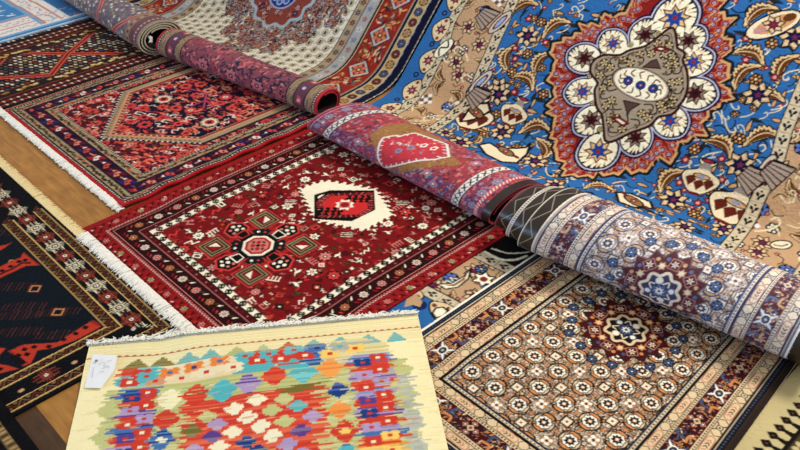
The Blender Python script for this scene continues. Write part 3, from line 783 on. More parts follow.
def design_RD():
    R = R_D; cv = Canvas(0, 0, R.L, R.vmax, .0032, c(140, 70, 82), R); one = 2*math.pi*R.rm; r = random.Random(6)
    pal = [c(44, 32, 64), c(196, 92, 100), c(140, 60, 84), c(34, 30, 64), c(210, 140, 134), c(196, 104, 104), c(50, 42, 80), c(176, 66, 78), c(30, 26, 56)]
    for _ in range(2600):
        with cv.at(r.uniform(0, R.L), r.uniform(0, one), r.uniform(0, 3), r.uniform(.006, .013)): leafy(cv, r.choice(pal))
    for u in (.3, .47, .62):
        with cv.at(u, one*.74, 0, .034): cv.disk(0, 0, 1.1, pal[3]); rosette(cv, c(196, 110, 116), pal[3], pal[4], 8)
    for i in range(14):
        with cv.at(r.uniform(.2, .75), r.uniform(.3, .75)*one, r.uniform(0, 3), .028): cv.line(spline([(-1, -.6), (-.2, .4), (.4, -.2), (1, .6)], 4), .3, r.choice((c(206, 110, 116), pal[3])))
    be, dk = c(156, 132, 100), c(50, 40, 46)
    for a, s in ((0, 1), (R.L, -1)):
        for b, w, k in ((.0, .165, c(120, 60, 64)), (.012, .012, dk), (.026, .034, be), (.062, .006, dk), (.068, .05, c(110, 56, 74)), (.118, .006, dk), (.124, .032, be), (.158, .006, dk)): cv.rect(a+s*b, 0, a+s*(b+w), one, k)
        for i in range(int(one/.011)):
            for b in (.033, .050, .130, .148): cv.disk(a+s*b+r.uniform(-.004, .004), i*.011, .0036, r.choice((dk, c(110, 86, 60), c(170, 100, 80))))
            cv.rect(a+s*.014, i*.011, a+s*.021, i*.011+.005, c(210, 200, 180))
        for i in range(int(one/.06)):
            with cv.at(a+s*.093, i*.06, .5, .020): cv.poly([(-1, -.8), (.3, -.9), (1, .6), (-.3, .9)], (c(206, 90, 70), c(70, 60, 110), c(190, 80, 96))[i % 3]); cv.disk(0, 0, .4, c(224, 180, 150))
        cv.rect(a, 0, a+s*.012, R.vmax, c(190, 18, 34))
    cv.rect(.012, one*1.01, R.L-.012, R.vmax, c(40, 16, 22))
    return cv
# ================================================================== dark lattice rug (far left)
def e_rows(cv, u0, v0, u1, v1, back=False):
    r = random.Random(9)
    du, dv = (.028, .022)
    pal = [c(214, 196, 156), c(222, 210, 186), c(190, 160, 112), c(130, 96, 60), c(70, 84, 110), c(150, 60, 44), c(210, 196, 170)] if not back else [c(206, 196, 186), c(220, 210, 196), c(110, 100, 118), c(170, 140, 120), c(90, 92, 120)]
    for i in range(int((u1-u0)/du)+1):
        for j in range(int((v1-v0)/dv)+1):
            u, v = u0+i*du+r.uniform(-.003, .003), v0+(j+.5*(i % 2))*dv
            with cv.at(u, v, .2, .0100):
                k = r.choice(pal); cv.poly([(-1.25, -.4), (.3, -.75), (1.2, .3), (-.2, .7)], k)
                if r.random() < .3: cv.disk(-.2, 0, .35, c(120, 40, 34))
def e_lattice(cv, pts, w, k0, k1):
    cv.line(pts, w, c(30, 16, 18)); cv.line(pts, w*.82, k0); cv.line(pts, w*.34, k1)
def design_E():
    cv = Canvas(-4.26, .84, -3.275, 1.73, .0036, c(20, 16, 26), S_E)
    e_rows(cv, -4.0, .84, -3.42, 1.75)
    L1, L2 = c(212, 92, 66), c(130, 24, 26)
    e_lattice(cv, [(-3.66, 1.04), (-3.722, 1.124), (-3.795, 1.20), (-3.60, 1.385), (-3.44, 1.554), (-3.40, 1.60)], .034, L1, L2)
    e_lattice(cv, [(-3.60, .98), (-3.568, 1.059), (-3.445, 1.231), (-3.60, 1.385), (-3.745, 1.58), (-3.80, 1.66)], .034, L1, L2)
    r = random.Random(3)
    for s, o in ((-1, -3.275), (1, -3.90)):
        def X(b): return o+s*b
        cv.rect(X(0), .8, X(.098), 1.8, c(70, 20, 20)); cv.rect(X(.0), .8, X(.018), 1.8, c(30, 16, 20))
        cv.rect(X(.098), .8, X(.158), 1.8, c(40, 30, 30))
        for i in range(60):
            v = .84+i*.0155
            for b in (.032, .066):
                with cv.at(X(b), v, .4, .0085): cv.poly([(-1.1, -.5), (1, -.5), (.6, .6), (-.8, .6)], c(214, 190, 160) if i % 2 else c(150, 50, 44))
            cv.rect(X(.046), v, X(.052), v+.008, c(20, 14, 20))
            with cv.at(X(.128+r.uniform(-.012, .012)), v, r.uniform(0, 1), .014): cv.poly([(-1, -.5), (0, -.9), (1, .2), (-.2, .8)], r.choice((c(200, 160, 80), c(150, 110, 50), c(214, 190, 130), c(40, 30, 40))))
        cv.rect(X(.096), .8, X(.101), 1.8, c(150, 60, 40)); cv.rect(X(.155), .8, X(.160), 1.8, c(120, 50, 40))
    cv.rect(-4.27, .8, -3.93, 1.8, c(60, 20, 22))
    return cv
def design_RE():
    R = R_E; cv = Canvas(0, 0, R.L, R.vmax, .0034, c(122, 108, 112), R); one = 2*math.pi*R.rm
    e_rows(cv, 0, 0, R.L, one*1.02, True)
    k0, k1 = c(208, 124, 112), c(160, 60, 66)
    z = lambda *p: [R.inv(x/4.5, y/4.5) for x, y in p]
    for pts in (((470, 0), (455, 40), (452, 95), (470, 140)), ((500, 165), (520, 130), (560, 105), (640, 75), (720, 60))): cv.line(z(*pts), .032, c(90, 70, 80)); cv.line(z(*pts), .026, k0); cv.line(z(*pts), .009, k1)
    for a, s in ((0, 1), (R.L, -1)):
        for b, w, k in ((0, .09, c(120, 70, 74)), (.09, .05, c(150, 120, 96))): cv.rect(a+s*b, 0, a+s*(b+w), one, k)
        for i in range(int(one/.016)):
            with cv.at(a+s*.04, i*.016, .4, .007): cv.poly([(-1, -.5), (1, -.5), (.6, .6), (-.8, .6)], c(196, 180, 176))
            with cv.at(a+s*.11, i*.016, .9, .012): cv.poly([(-1, -.5), (0, -.9), (1, .2), (-.2, .8)], (c(190, 150, 100), c(80, 70, 90))[i % 2])
        cv.rect(a, 0, a+s*.016, R.vmax, c(150, 136, 108))
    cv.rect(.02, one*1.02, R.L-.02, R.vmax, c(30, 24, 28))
    return cv
# ================================================================== pale blue rug (top left corner)
def design_F():
    cv = Canvas(-4.85, .95, -3.925, 1.665, .004, c(214, 206, 206), S_F); r = random.Random(2)
    blue, lb, pk, wh = c(70, 142, 196), c(120, 176, 214), c(206, 140, 128), c(232, 226, 220)
    cv.rect(-4.85, .9, -4.17, 1.44, blue)
    for _ in range(170):
        with cv.at(r.uniform(-4.7, -4.2), r.uniform(1.0, 1.42), r.uniform(0, 3), r.uniform(.012, .024)): leafy(cv, r.choice((wh, wh, lb, c(226, 226, 232), c(180, 200, 220))))
    for a, w, k in ((-3.925, .05, c(70, 130, 180)), (-3.955, .02, lb), (-3.975, .075, wh), (-4.05, .01, pk), (-4.06, .08, wh), (-4.14, .012, pk), (-4.152, .016, lb)): cv.rect(a-w, .9, a, 1.7, k)
    for a, w, k in ((1.665, .075, c(60, 128, 186)), (1.59, .035, wh), (1.555, .012, pk), (1.543, .07, wh), (1.473, .012, pk), (1.461, .02, lb)): cv.rect(-4.85, a-w, -3.99, a, k)
    for i in range(60):
        v = .96+i*.0115
        with cv.at(-4.012+r.uniform(-.016, .016), v, r.uniform(0, 3), .011): leafy(cv, r.choice((pk, c(196, 170, 150), c(216, 120, 110), lb)))
        with cv.at(-4.10+r.uniform(-.022, .022), v, r.uniform(0, 3), .012): leafy(cv, r.choice((pk, c(200, 160, 150), c(214, 150, 130), lb, c(170, 180, 200))))
        u = -4.8+i*.0135
        with cv.at(u, 1.508+r.uniform(-.02, .02), r.uniform(0, 3), .012): leafy(cv, r.choice((pk, c(200, 160, 150), lb)))
    cv.rect(-3.935, .9, -3.9, 1.7, c(190, 206, 224))
    return cv
# ================================================================== dark rug with fringe (left)
def guardB(cv, L, a, b, ph=0):
    GO, DK, RD, OL = c(216, 178, 104), c(24, 14, 14), c(110, 44, 26), c(120, 92, 52)
    cv.rect(-.3, a, L+.3, b, GO); cv.rect(-.3, a+.0035, L+.3, b-.0035, DK); m = (a+b)/2; w = (b-a)/2-.0035; per = .034
    for i in range(-9, int(L/per)+10):
        with cv.at(i*per+ph, m, 0, per/2, w):
            cv.line([(-1, -.8), (-.1, .8), (.9, -.8)], .26, RD if i % 2 else OL); cv.poly([(-.35, -.8), (.3, -.8), (0, .1)], OL if i % 2 else RD); cv.poly([(.55, .85), (1.35, .85), (.95, -.05)], c(150, 110, 64)); cv.disk(.95, .4, .13, DK)
def bflower(cv, k, k2):
    for i in range(-4, 5):
        h = .95-.17*abs(i)
        cv.line([(i*.24, -h), (i*.24, -.3)], .085, k); cv.line([(i*.24, .3), (i*.24, h)], .085, k)
    for q in (-.45, 0, .45): cv.line([(-1.25+.5*abs(q), q), (-.4, q)], .09, k); cv.line([(.4, q), (1.25-.5*abs(q), q)], .09, k)
    cv.star(0, 0, .56, .42, 8, k); cv.star(0, 0, .42, .30, 8, k2); cv.disk(0, 0, .2, CRM); cv.disk(0, 0, .1, c(120, 30, 30))
def design_B():
    bk = c(13, 12, 18); fld = c(12, 24, 32)
    cv = Canvas(-2.95, .20, -1.682, .757, .0028, fld, S_B)
    z1, z2 = Z(0, 225, 4.738), Z(0, 310, 4.092)
    r = random.Random(4)
    OR = c(184, 54, 22)
    for (x, y, n) in [(x, y, 0) for x, y in z1((60, 290), (110, 385), (270, 410), (30, 30))]+[(x, y, 0) for x, y in z2((80, 20), (235, 100), (70, 88))]:
        u, v = S_B.inv(x, y)
        with cv.at(u, v, math.radians(50), .058, .026):
            for q in np.linspace(-1, 1, 11):
                cv.line([(q, -.8+.3*abs(q)), (q+.10, .8-.3*abs(q))], .05, (c(110, 44, 34), c(116, 60, 44), c(76, 30, 30))[int((q+1)*5) % 3])
    for x, y, k in [(34.8, 288.3, 1), (58, 311.7, 1), (12, 262, .8)]:
        u, v = S_B.inv(x, y)
        with cv.at(u, v, 0, .024*k): cv.poly([(-1, 0), (0, -1), (1, 0), (0, 1)], c(120, 50, 30)); cv.poly([(-.85, 0), (0, -.85), (.85, 0), (0, .85)], c(196, 140, 84)); cv.poly([(-.62, 0), (0, -.62), (.62, 0), (0, .62)], c(24, 16, 24))
    bars = [z1((-60, 222), (100, 150), (112, 126), (150, 158), (192, 190), (125, 192), (0, 250), (-60, 275)),
            z2((380, 40), (424, 62), (320, 120), (215, 155), (150, 165), (120, 222), (95, 232), (55, 180), (30, 168), (95, 140), (235, 132)),
            z2((-30, 215), (30, 225), (80, 240), (-30, 265)), z1((-20, 100), (30, 92), (60, 78), (20, 108), (-20, 130)), z2((-40, 150), (25, 155), (-10, 190), (-40, 195))]
    for b in bars: cv.ppoly(b, c(150, 40, 20)); P = cv.P(b); q = np.mean(P, 0); cv.poly([tuple(q+(np.array(p)-q)*.93) for p in P], OR)
    for x, y in z1((10, 215), (50, 195), (90, 172), (120, 165))+z2((100, 160), (140, 150), (200, 148), (260, 120), (310, 95), (350, 70), (75, 185), (110, 180), (0, 240)):
        u, v = S_B.inv(x, y)
        with cv.at(u, v, .5, .0075): cv.rect(-1, -.8, 1, .8, c(24, 12, 20))
    cv.pline(z1((0, 232), (60, 205), (105, 178), (140, 178)), .008, c(60, 16, 20))
    cv.ppoly(z2((38, 195), (70, 180), (112, 215), (75, 226)), c(22, 16, 22))
    l, rr, N, i = -2.95, -1.682, .757, .15
    def bord(cv, seed, ph):
        cv.rect(-.5, -.02, 1.6, .145, bk)
        guardB(cv, 1.2, .010, .040, .003); guardB(cv, 1.2, .106, .143, .01)
        if seed == 1:
            for k in range(-6, 9):
                x = ph+k*.152
                with cv.at(x, .071, 0, .031): bflower(cv, c(150, 64, 42), c(90, 30, 26))
                with cv.at(x+.062, .071, 0, .031): bflower(cv, c(214, 198, 160), c(60, 50, 50))
                with cv.at(x-.045, .071, 0, .009): cv.poly([(-1, 0), (0, -1), (1, 0), (0, 1)], c(70, 30, 34))
    def far():
        with cv.at(-2.20, N, 0, 1, -1):
            cv.rect(-.9, -.02, 1.6, .145, bk); guardB(cv, 1.0, .008, .038); guardB(cv, 1.0, .104, .140)
            for k in range(-4, 6):
                x = -.002+k*.1345*1.0
                if x > .47: continue
                with cv.at(x, .071, 0, .033): bflower(cv, c(160, 70, 44), c(90, 30, 26))
                with cv.at(x+.066, .071, 0, .033): bflower(cv, c(222, 208, 172), c(60, 50, 50))
                with cv.at(x-.035, .071, 0, .008): cv.poly([(-1, 0), (0, -1), (1, 0), (0, 1)], c(70, 30, 34))
            guardB(cv, -.25, .008, .038); guardB(cv, -.25, .104, .140)
    def right():
        with cv.at(rr, .2, math.pi/2, 1, 1):
            cv.rect(-.5, -.02, 1.6, .145, bk); guardB(cv, .6, .014, .046); guardB(cv, .6, .106, .138)
            for x, k, k2 in ((.218, c(150, 64, 42), c(90, 30, 26)), (.36, c(26, 20, 30), bk), (.47, c(26, 20, 30), bk), (.06, c(150, 64, 42), bk)):
                with cv.at(x, .076, 0, .029): bflower(cv, k, k2)
            for x in (.148, .292): cv.ell(x, .068, .008, .006, c(196, 150, 100))
    clipped(cv, [(l-.02, N+.02), (l, N-i), (rr-i, N-i), (rr+.02, N+.02)], far)
    clipped(cv, [(rr+.02, N+.02), (rr-i, N-i), (rr-i, .1), (rr+.02, .1)], right)
    return cv
# ================================================================== flat-woven kilim (front)
KY, KSG, KRD, KTQ, KOR, KBL, KNV, KLI, KPU, KWH, KOL, KYE, KGY = c(240, 225, 174), c(192, 192, 126), c(206, 58, 32), c(84, 178, 182), c(230, 134, 46), c(72, 116, 172), c(30, 66, 132), c(176, 152, 190), c(98, 68, 142), c(240, 226, 190), c(122, 112, 46), c(240, 200, 96), c(170, 174, 164)
def kshape(cv, rows, cols, jit, r, dv=.0052, stray=.0):
    """slit-weave shape: weft streaks with ragged ends. rows: list of (v, ulo, uhi)"""
    for v, a, b in rows:
        k = r.choice(cols) if not callable(cols) else cols(v)
        cv.rect(a+r.gauss(0, jit), v-dv/2, b+r.gauss(0, jit), v+dv/2+.0006, k)
        if stray and r.random() < stray: x = a if r.random() < .5 else b; cv.line([(x-r.uniform(0, .022), v), (x+r.uniform(0, .022), v)], .0022, k)
def kdiam(cv, u, v, hw, hh, cols, r, jit=.0025, step=True):
    n = max(3, int(2*hh/.0052)); rows = []
    for i in range(n):
        q = -1+2*(i+.5)/n; w = hw*(1-abs(q))+.004
        if step: w = math.floor(w/(hw/5)+.5)*(hw/5)+.001
        rows.append((v+q*hh, u-w, u+w))
    kshape(cv, rows, cols, jit, r)
def kflower(cv, u, v, s, k, kc, r):
    for a, b in ((.62, .42), (-.62, .42), (.62, -.42), (-.62, -.42)): kdiam(cv, u+a*s, v+b*s*.8, s*.36, s*.36, [k], r, .0008)
    cv.rect(u-s*.78, v-s*.30, u+s*.78, v+s*.30, k); cv.rect(u-s*.2, v-s*.6, u+s*.2, v+s*.6, k); cv.rect(u-s*.30, v-s*.22, u+s*.30, v+s*.22, kc)
def design_N():
    W, D = .894, .82
    cv = Canvas(0, -D, W, .004, .0023, KY, S_N); r = random.Random(12)
    # ground: cream, sage frame with streaks
    kshape(cv, [(-.165-i*.0052, .070, .835) for i in range(126)], [KSG, KSG, c(196, 194, 130), c(172, 176, 108), c(204, 200, 144)], .006, r)
    for i in range(7):      # sage teeth reaching out to both sides
        for sgn, u0, k in ((-1, .095, KSG), (1, .805, KSG if i < 2 else c(184, 188, 172))):
            vv = -.165-i*.085 if sgn > 0 else -.195-i*.085
            n = 15
            kshape(cv, [(vv-.0052*j, min(u0, u0+sgn*.048*(1-abs(j-7)/8)), max(u0, u0+sgn*.048*(1-abs(j-7)/8))) for j in range(n)], [k], .003, r)
    kshape(cv, [(-.22-i*.0052, .815, .840) for i in range(120)], [c(178, 182, 168), c(190, 190, 170), KGY], .01, r, stray=.3)
    # rows of small triangles
    for u, k, hw in ((.133, KOL, .036), (.20, KOL, .036), (.268, KTQ, .034), (.327, KTQ, .03), (.395, c(176, 180, 120), .034), (.465, c(180, 190, 150), .028), (.531, c(200, 74, 44), .036), (.60, c(120, 186, 170), .034), (.672, KTQ, .036), (.746, KTQ, .036), (.822, KTQ, .028)):
        n = 7; kshape(cv, [(-.092+i*.0052, u-hw*(1-i/n), u+hw*(1-i/n)) for i in range(n)], [k], .0015, r)
    # the band of flowers
    def zone(a, b, cols, v0=-.095, v1=-.166):
        n = int((v0-v1)/.0052); kshape(cv, [(v0-i*.0052, a, b) for i in range(n)], cols, .007, r, stray=.2)
    zone(.10, .80, [c(222, 204, 150), c(196, 190, 120), c(224, 210, 160)])
    zone(.095, .155, [KRD, c(216, 84, 54), KTQ], -.093, -.125); zone(.085, .20, [KTQ, c(120, 196, 196), KTQ], -.125, -.166); zone(.15, .205, [KTQ, c(130, 200, 196)], -.093, -.13)
    zone(.20, .40, [c(226, 206, 160), c(232, 214, 170)]); zone(.40, .50, [KTQ, c(90, 170, 176)]); zone(.425, .53, [KRD, c(210, 76, 50)], -.085, -.11); zone(.50, .565, [KTQ, KRD]); zone(.565, .625, [KBL, KNV, c(110, 150, 190)], -.08, -.16)
    zone(.62, .70, [c(226, 206, 140), c(196, 190, 160)]); zone(.65, .75, [KGY, c(214, 210, 160), KGY], -.075, -.10)
    for u, v, k, kc in ((.150, -.112, KRD, KTQ), (.122, -.140, KRD, KWH), (.188, -.143, c(214, 150, 110), KRD), (.163, -.124, KTQ, KRD), (.222, -.118, KOR, KBL), (.254, -.142, c(224, 204, 164), KRD), (.285, -.112, KOR, KNV), (.319, -.136, c(230, 214, 176), KRD), (.352, -.106, KOR, KBL), (.388, -.134, c(232, 216, 180), KRD),
                        (.418, -.097, KTQ, KRD), (.450, -.117, KRD, KWH), (.480, -.097, KTQ, KRD), (.511, -.119, c(206, 64, 40), KWH), (.546, -.091, c(96, 180, 190), KRD), (.575, -.115, KRD, KWH), (.607, -.092, KBL, KNV), (.640, -.118, KYE, KRD), (.708, -.106, KYE, KRD), (.668, -.094, KGY, KTQ)):
        kflower(cv, u, v, .023, k, kc, r)
    zone(.10, .82, [KSG, c(190, 188, 106)], -.163, -.172)
    # inner red panel with stepped stars
    top = lambda u: -.238-.0*u
    kshape(cv, [(-.232-i*.0052, .268, .612) for i in range(110)], [KRD, c(216, 74, 42), c(222, 96, 60), KRD, c(226, 110, 70)], .016, r, stray=.5)
    kshape(cv, [(-.222-i*.0052, .52, .60) for i in range(5)], [KOL, c(206, 110, 60)], .02, r)
    pal = [KWH, KWH, KSG, KLI, KTQ, KWH, KPU, KSG, KNV]
    fixed = {(.450, -.257): KWH, (.393, -.270): KWH, (.426, -.304): KWH, (.457, -.338): KWH, (.390, -.341): KWH, (.488, -.372): KWH, (.359, -.382): KWH, (.327, -.284): KSG, (.486, -.296): KSG, (.518, -.263): KSG, (.518, -.335): KSG, (.550, -.291): KTQ, (.353, -.312): KLI, (.341, -.349): KPU, (.522, -.405): KLI, (.423, -.376): KNV, (.45, -.408): KNV, (.291, -.325): KOL, (.585, -.33): KLI, (.555, -.37): KPU, (.30, -.385): KLI, (.39, -.415): KNV, (.555, -.44): KLI, (.33, -.42): KTQ}
    for (u, v), k in fixed.items():
        kdiam(cv, u, v, .0205, .0185, [k, k, mixc(k, KWH, .15)], r, .0018)
    for j in range(5):
        for i in range(5): kdiam(cv, .31+i*.065+(j % 2)*.032, -.455-j*.036, .0205, .0185, [r.choice(pal)], r, .002)
    # the two side panels of red, blue and lilac
    for a, b, v0 in ((.105, .195, -.168), (.690, .795, -.135)):
        k = 0; v = v0
        while v > -D:
            cols = ([KNV, KBL, KBL] if a < .5 else [KBL, c(120, 150, 190), KLI], [KRD, c(214, 70, 44), KRD], [KLI, KPU, KLI], [KRD, c(220, 90, 60), KRD])[k % 4] if not (a > .5 and v < -.40) else ([KYE, c(226, 190, 110)], [KRD, KOR])[k % 2]
            kshape(cv, [(v-i*.0052, a, b) for i in range(6)], cols, .012, r, stray=.7)
            v -= .031; k += 1
        k = 0; v = v0-.014
        while v > -D:
            for q in (0, 1):
                u = a+(.03 if q else .068)*(1 if a < .5 else 1.1)+.0*k; kk = ((KRD, KNV), (KRD, KLI), (KLI, KRD), (KRD, KPU))[k % 4][q] if not (a > .5 and v < -.38) else (KYE, KRD)[q]
                kflower(cv, u, v-.014*q, .019, kk, KWH if kk is KRD else KRD, r)
            v -= .044; k += 1
    # diamonds in the sage frame
    for a, b in ((.203, .258), (.630, .684)): kshape(cv, [(-.175-q*.0052, a, b) for q in range(124)], [KSG, KSG, c(196, 194, 130), c(172, 176, 108), c(204, 200, 144)], .006, r)
    for u, v, cols, hw, hh in ((.230, -.213, [c(226, 226, 160), KWH], .032, .034), (.294, -.207, [KRD, c(220, 80, 40), KRD], .033, .036), (.363, -.207, [KTQ, c(100, 192, 192)], .034, .035), (.428, -.198, [KLI, KPU, KLI, c(180, 150, 180)], .030, .035), (.494, -.180, [KRD, c(222, 90, 50)], .034, .033), (.567, -.178, [KTQ, c(120, 200, 200)], .036, .036), (.638, -.172, [KOR, c(236, 160, 70)], .032, .036),
                            (.225, -.279, [KRD, c(214, 90, 60), KRD], .032, .032), (.221, -.343, [KBL, c(90, 140, 180), KNV], .030, .034), (.220, -.41, [KOR, KRD], .03, .034), (.218, -.475, [KPU, KLI], .03, .034), (.653, -.252, [KNV, KBL, KNV], .026, .028), (.652, -.316, [KOR, c(236, 150, 60)], .026, .030), (.658, -.386, [KRD, c(200, 90, 40)], .032, .036), (.66, -.46, [KTQ, KBL], .030, .034), (.66, -.53, [KRD, KOR], .030, .034)):
        kdiam(cv, u, v, hw, hh, cols, r)
    kdiam(cv, .221, -.343, .010, .010, [KWH], r); kdiam(cv, .658, -.386, .008, .008, [KYE], r)
    # twined red line near the end, and stray weft lines
    for i in range(46):
        u = i*.0195; cv.poly([(u, -.046), (u+.008, -.041), (u+.013, -.046), (u+.006, -.049)], c(170, 62, 34))
    cv.line([(0, -.047), (W, -.047)], .0018, c(180, 90, 50))
    for _ in range(500):
        u, v = r.uniform(.07, .82), -r.uniform(.165, D); k = r.choice((c(120, 110, 60), c(230, 200, 120), KRD, c(236, 226, 180), KSG)); cv.line([(u, v), (u+r.uniform(.01, .04), v)], .0014, k)
    for i in range(150):    # weft ribs
        cv.line([(0, -i*.0054), (W, -i*.0054+r.gauss(0, .001))], .0009, c(206, 186, 120)) if (i*.0054 < .09) else None
    for _ in range(160):
        u = r.choice((r.uniform(0, .06), r.uniform(.845, .89))); v = -r.uniform(0, D); cv.line([(u, v), (u+.03, v)], .0012, c(220, 200, 130))
    return cv
# ================================================================== corner rugs at the front
def design_Q():
    cv = Canvas(-2.05, .02, -1.28, .297, .003, c(15, 11, 14), S_Q); r = random.Random(8)
    cv.rect(-2.1, .245, -1.2, .268, c(120, 96, 58))
    for i in range(64): cv.rect(-2.05+i*.0125, .2475, -2.05+i*.0125+.006, .2655, c(176, 142, 92) if i % 3 else c(60, 40, 30))
    cv.rect(-2.1, .02, -1.2, .232, c(100, 10, 24))
    scatter(cv, 160, (-2.05, .03, -1.28, .20), [g_dot, g_blob, g_zig], .01, .02, 3)
    scatter(cv, 60, (-2.05, .03, -1.28, .20), [lambda cv, r: cv.poly([(-1, -.5), (.3, -.8), (1, .6), (-.4, .8)], c(20, 12, 20))], .012, .024, 4)
    return cv
def design_P():
    cv = Canvas(-.420, 1.30, .15, 1.93, .003, c(44, 36, 22), S_P); r = random.Random(8)
    cr, dk, ol = c(196, 180, 130), c(28, 20, 18), c(86, 72, 40)
    cv.rect(-.43, 1.2, -.318, 2, cr); cv.rect(-.322, 1.2, -.312, 2, dk); cv.rect(-.312, 1.2, -.300, 2, ol)
    for i in range(24):
        with cv.at(-.352, 1.315+i*.034, 0, .0165):
            cv.poly([(-1.25, 0), (-.2, -.85), (.95, 0), (-.2, .85)], dk); cv.poly([(.6, -.3), (1.9, -.55), (1.9, .55), (.6, .3)], dk); cv.disk(-.2, 0, .2, c(110, 60, 40))
    scatter(cv, 260, (-.285, 1.3, .15, 1.93), [lambda cv, r: cv.line(spline([(-1, -.5), (0, .5), (.8, 0), (.3, -.6)], 4), .32, r.choice((cr, ol, c(120, 60, 30)))), lambda cv, r: rosette(cv, cr, dk, ol, 6)], .014, .028, 5)
    return cv
# ================================================================== large blue medallion rug on the slope
LB, LN, LO, LC, LR, LG, LBR, LK, LLI = c(40, 108, 168), c(16, 24, 66), c(192, 156, 118), c(228, 212, 178), c(138, 26, 24), c(176, 162, 140), c(104, 58, 20), c(26, 20, 26), c(170, 160, 190)
LT = c(206, 160, 108)
def l_star(cv, s, core=LN):
    cv.star(0, 0, 1.22*s, .80*s, 7, LK, .2); cv.star(0, 0, 1.04*s, .66*s, 7, c(206, 172, 132), .2); cv.star(0, 0, .92*s, .58*s, 7, c(222, 192, 150), .3)
    cv.star(0, 0, .80*s, .40*s, 7, LK, .5); cv.star(0, 0, .66*s, .30*s, 7, core, .5); cv.star(.05*s, 0, .32*s, .14*s, 5, c(120, 40, 90))
def l_leaf(cv, s, k=LBR, bend=.35):
    mid = spline([(-1.1, -bend), (-.4, .05), (.4, .12), (1.1, -bend)], 6); up, dn = [], []
    n = len(mid)
    for i, (x, y) in enumerate(mid):
        w = .50*math.sin(math.pi*(i+.4)/(n+.2)); z = 1.25 if i % 2 else .8
        up.append((x, y+w*z)); dn.append((x, y-w*.55))
    P = [(x*s, y*s) for x, y in up+dn[::-1]]
    cv.line(P, .16*s, LK, True); cv.poly(P, c(220, 190, 140))
    Q = [(x*s*.84, (y*.74-.02)*s) for x, y in up+dn[::-1]]; cv.poly(Q, k)
    cv.line([(x*s*.9, (y+.05)*s) for x, y in mid], .07*s, c(220, 190, 140))
def l_small(cv, s, k=c(196, 134, 70)):
    for i in range(6):
        a = i*math.pi/3; cv.disk(.7*s*math.cos(a), .7*s*math.sin(a), .50*s, LK)
    for i in range(6):
        a = i*math.pi/3; cv.disk(.7*s*math.cos(a), .7*s*math.sin(a), .23*s, k)
    cv.disk(0, 0, .42*s, LK); cv.disk(0, 0, .25*s, c(226, 196, 150))
def l_bud(cv, s, k=c(150, 36, 46)): cv.star(0, 0, 1.1*s, .6*s, 5, LK); cv.star(0, 0, .9*s, .45*s, 5, k); cv.disk(0, 0, .3*s, c(226, 160, 150))
def l_tendril(cv, s, w=.15): cv.line([(a*s, b*s) for a, b in spline([(-1, -.7), (-.2, -.2), (.3, .5), (0, .95), (-.35, .7)], 4)], w*s, c(226, 210, 170))
def l_vase(cv, s, half=False):
    body = spline([(-.28, -1.0), (.28, -1.0), (.62, -.72), (.98, -.25), (.92, .1), (.40, .34), (.22, .62), (.44, .98), (-.44, .98), (-.22, .62), (-.40, .34), (-.92, .1), (-.98, -.25), (-.62, -.72)], 3, True)
    P = [(a*s, b*s) for a, b in body]; cv.line(P, .16*s, LK, True); cv.poly(P, LC)
    cv.poly([(-.36*s, .45*s), (.36*s, .45*s), (.2*s, .85*s), (-.2*s, .85*s)], c(150, 140, 130)); cv.ell(0, .95*s, .42*s, .12*s, LK); cv.ell(0, .95*s, .3*s, .07*s, c(170, 40, 60))
    for a, b in ((-.5, -.35), (0, -.5), (.5, -.35)): cv.poly([((a-.30)*s, (b+.1)*s), (a*s, (b-.34)*s), ((a+.30)*s, (b+.1)*s), ((a+.1)*s, (b+.34)*s), ((a-.1)*s, (b+.28)*s)], c(104, 36, 20))
    cv.ell(0, .02*s, .5*s, .17*s, LK); cv.ell(0, .02*s, .42*s, .12*s, c(206, 160, 108)); cv.ell(0, .03*s, .2*s, .07*s, c(120, 150, 200))
    cv.poly([(-.34*s, -1.16*s), (.34*s, -1.16*s), (.26*s, -.98*s), (-.26*s, -.98*s)], c(110, 24, 26))
def l_band(cv, pts, w, per=.052, seed=0):
    """cream guard stripe with dark trefoils, following pts in rug metres"""
    cv.line(pts, w, LK); cv.line(pts, w*.86, c(186, 168, 140)); cv.line(pts, w*.72, c(204, 190, 160))
    Q = np.array(pts); seg = np.linalg.norm(np.diff(Q, axis=0), axis=1); tot = seg.sum(); n = int(tot/per)
    for i in range(n):
        d = tot*(i+.5)/n; k = 0
        while d > seg[k]: d -= seg[k]; k += 1
        a = Q[k]+(Q[k+1]-Q[k])*d/seg[k]; t = (Q[k+1]-Q[k])/seg[k]
        with cv.at(a[0], a[1], math.atan2(t[1], t[0]), w*.40):
            for q in (-.55, .55): cv.ell(.1, q*.7, .42, .26, LK, q)
            cv.ell(-.5, 0, .36, .22, (c(90, 30, 30), LK)[i % 2]); cv.disk(.75, 0, .2, LK); cv.line([(-1.2, -.9), (-1.2, .9)], .12, c(140, 120, 96))
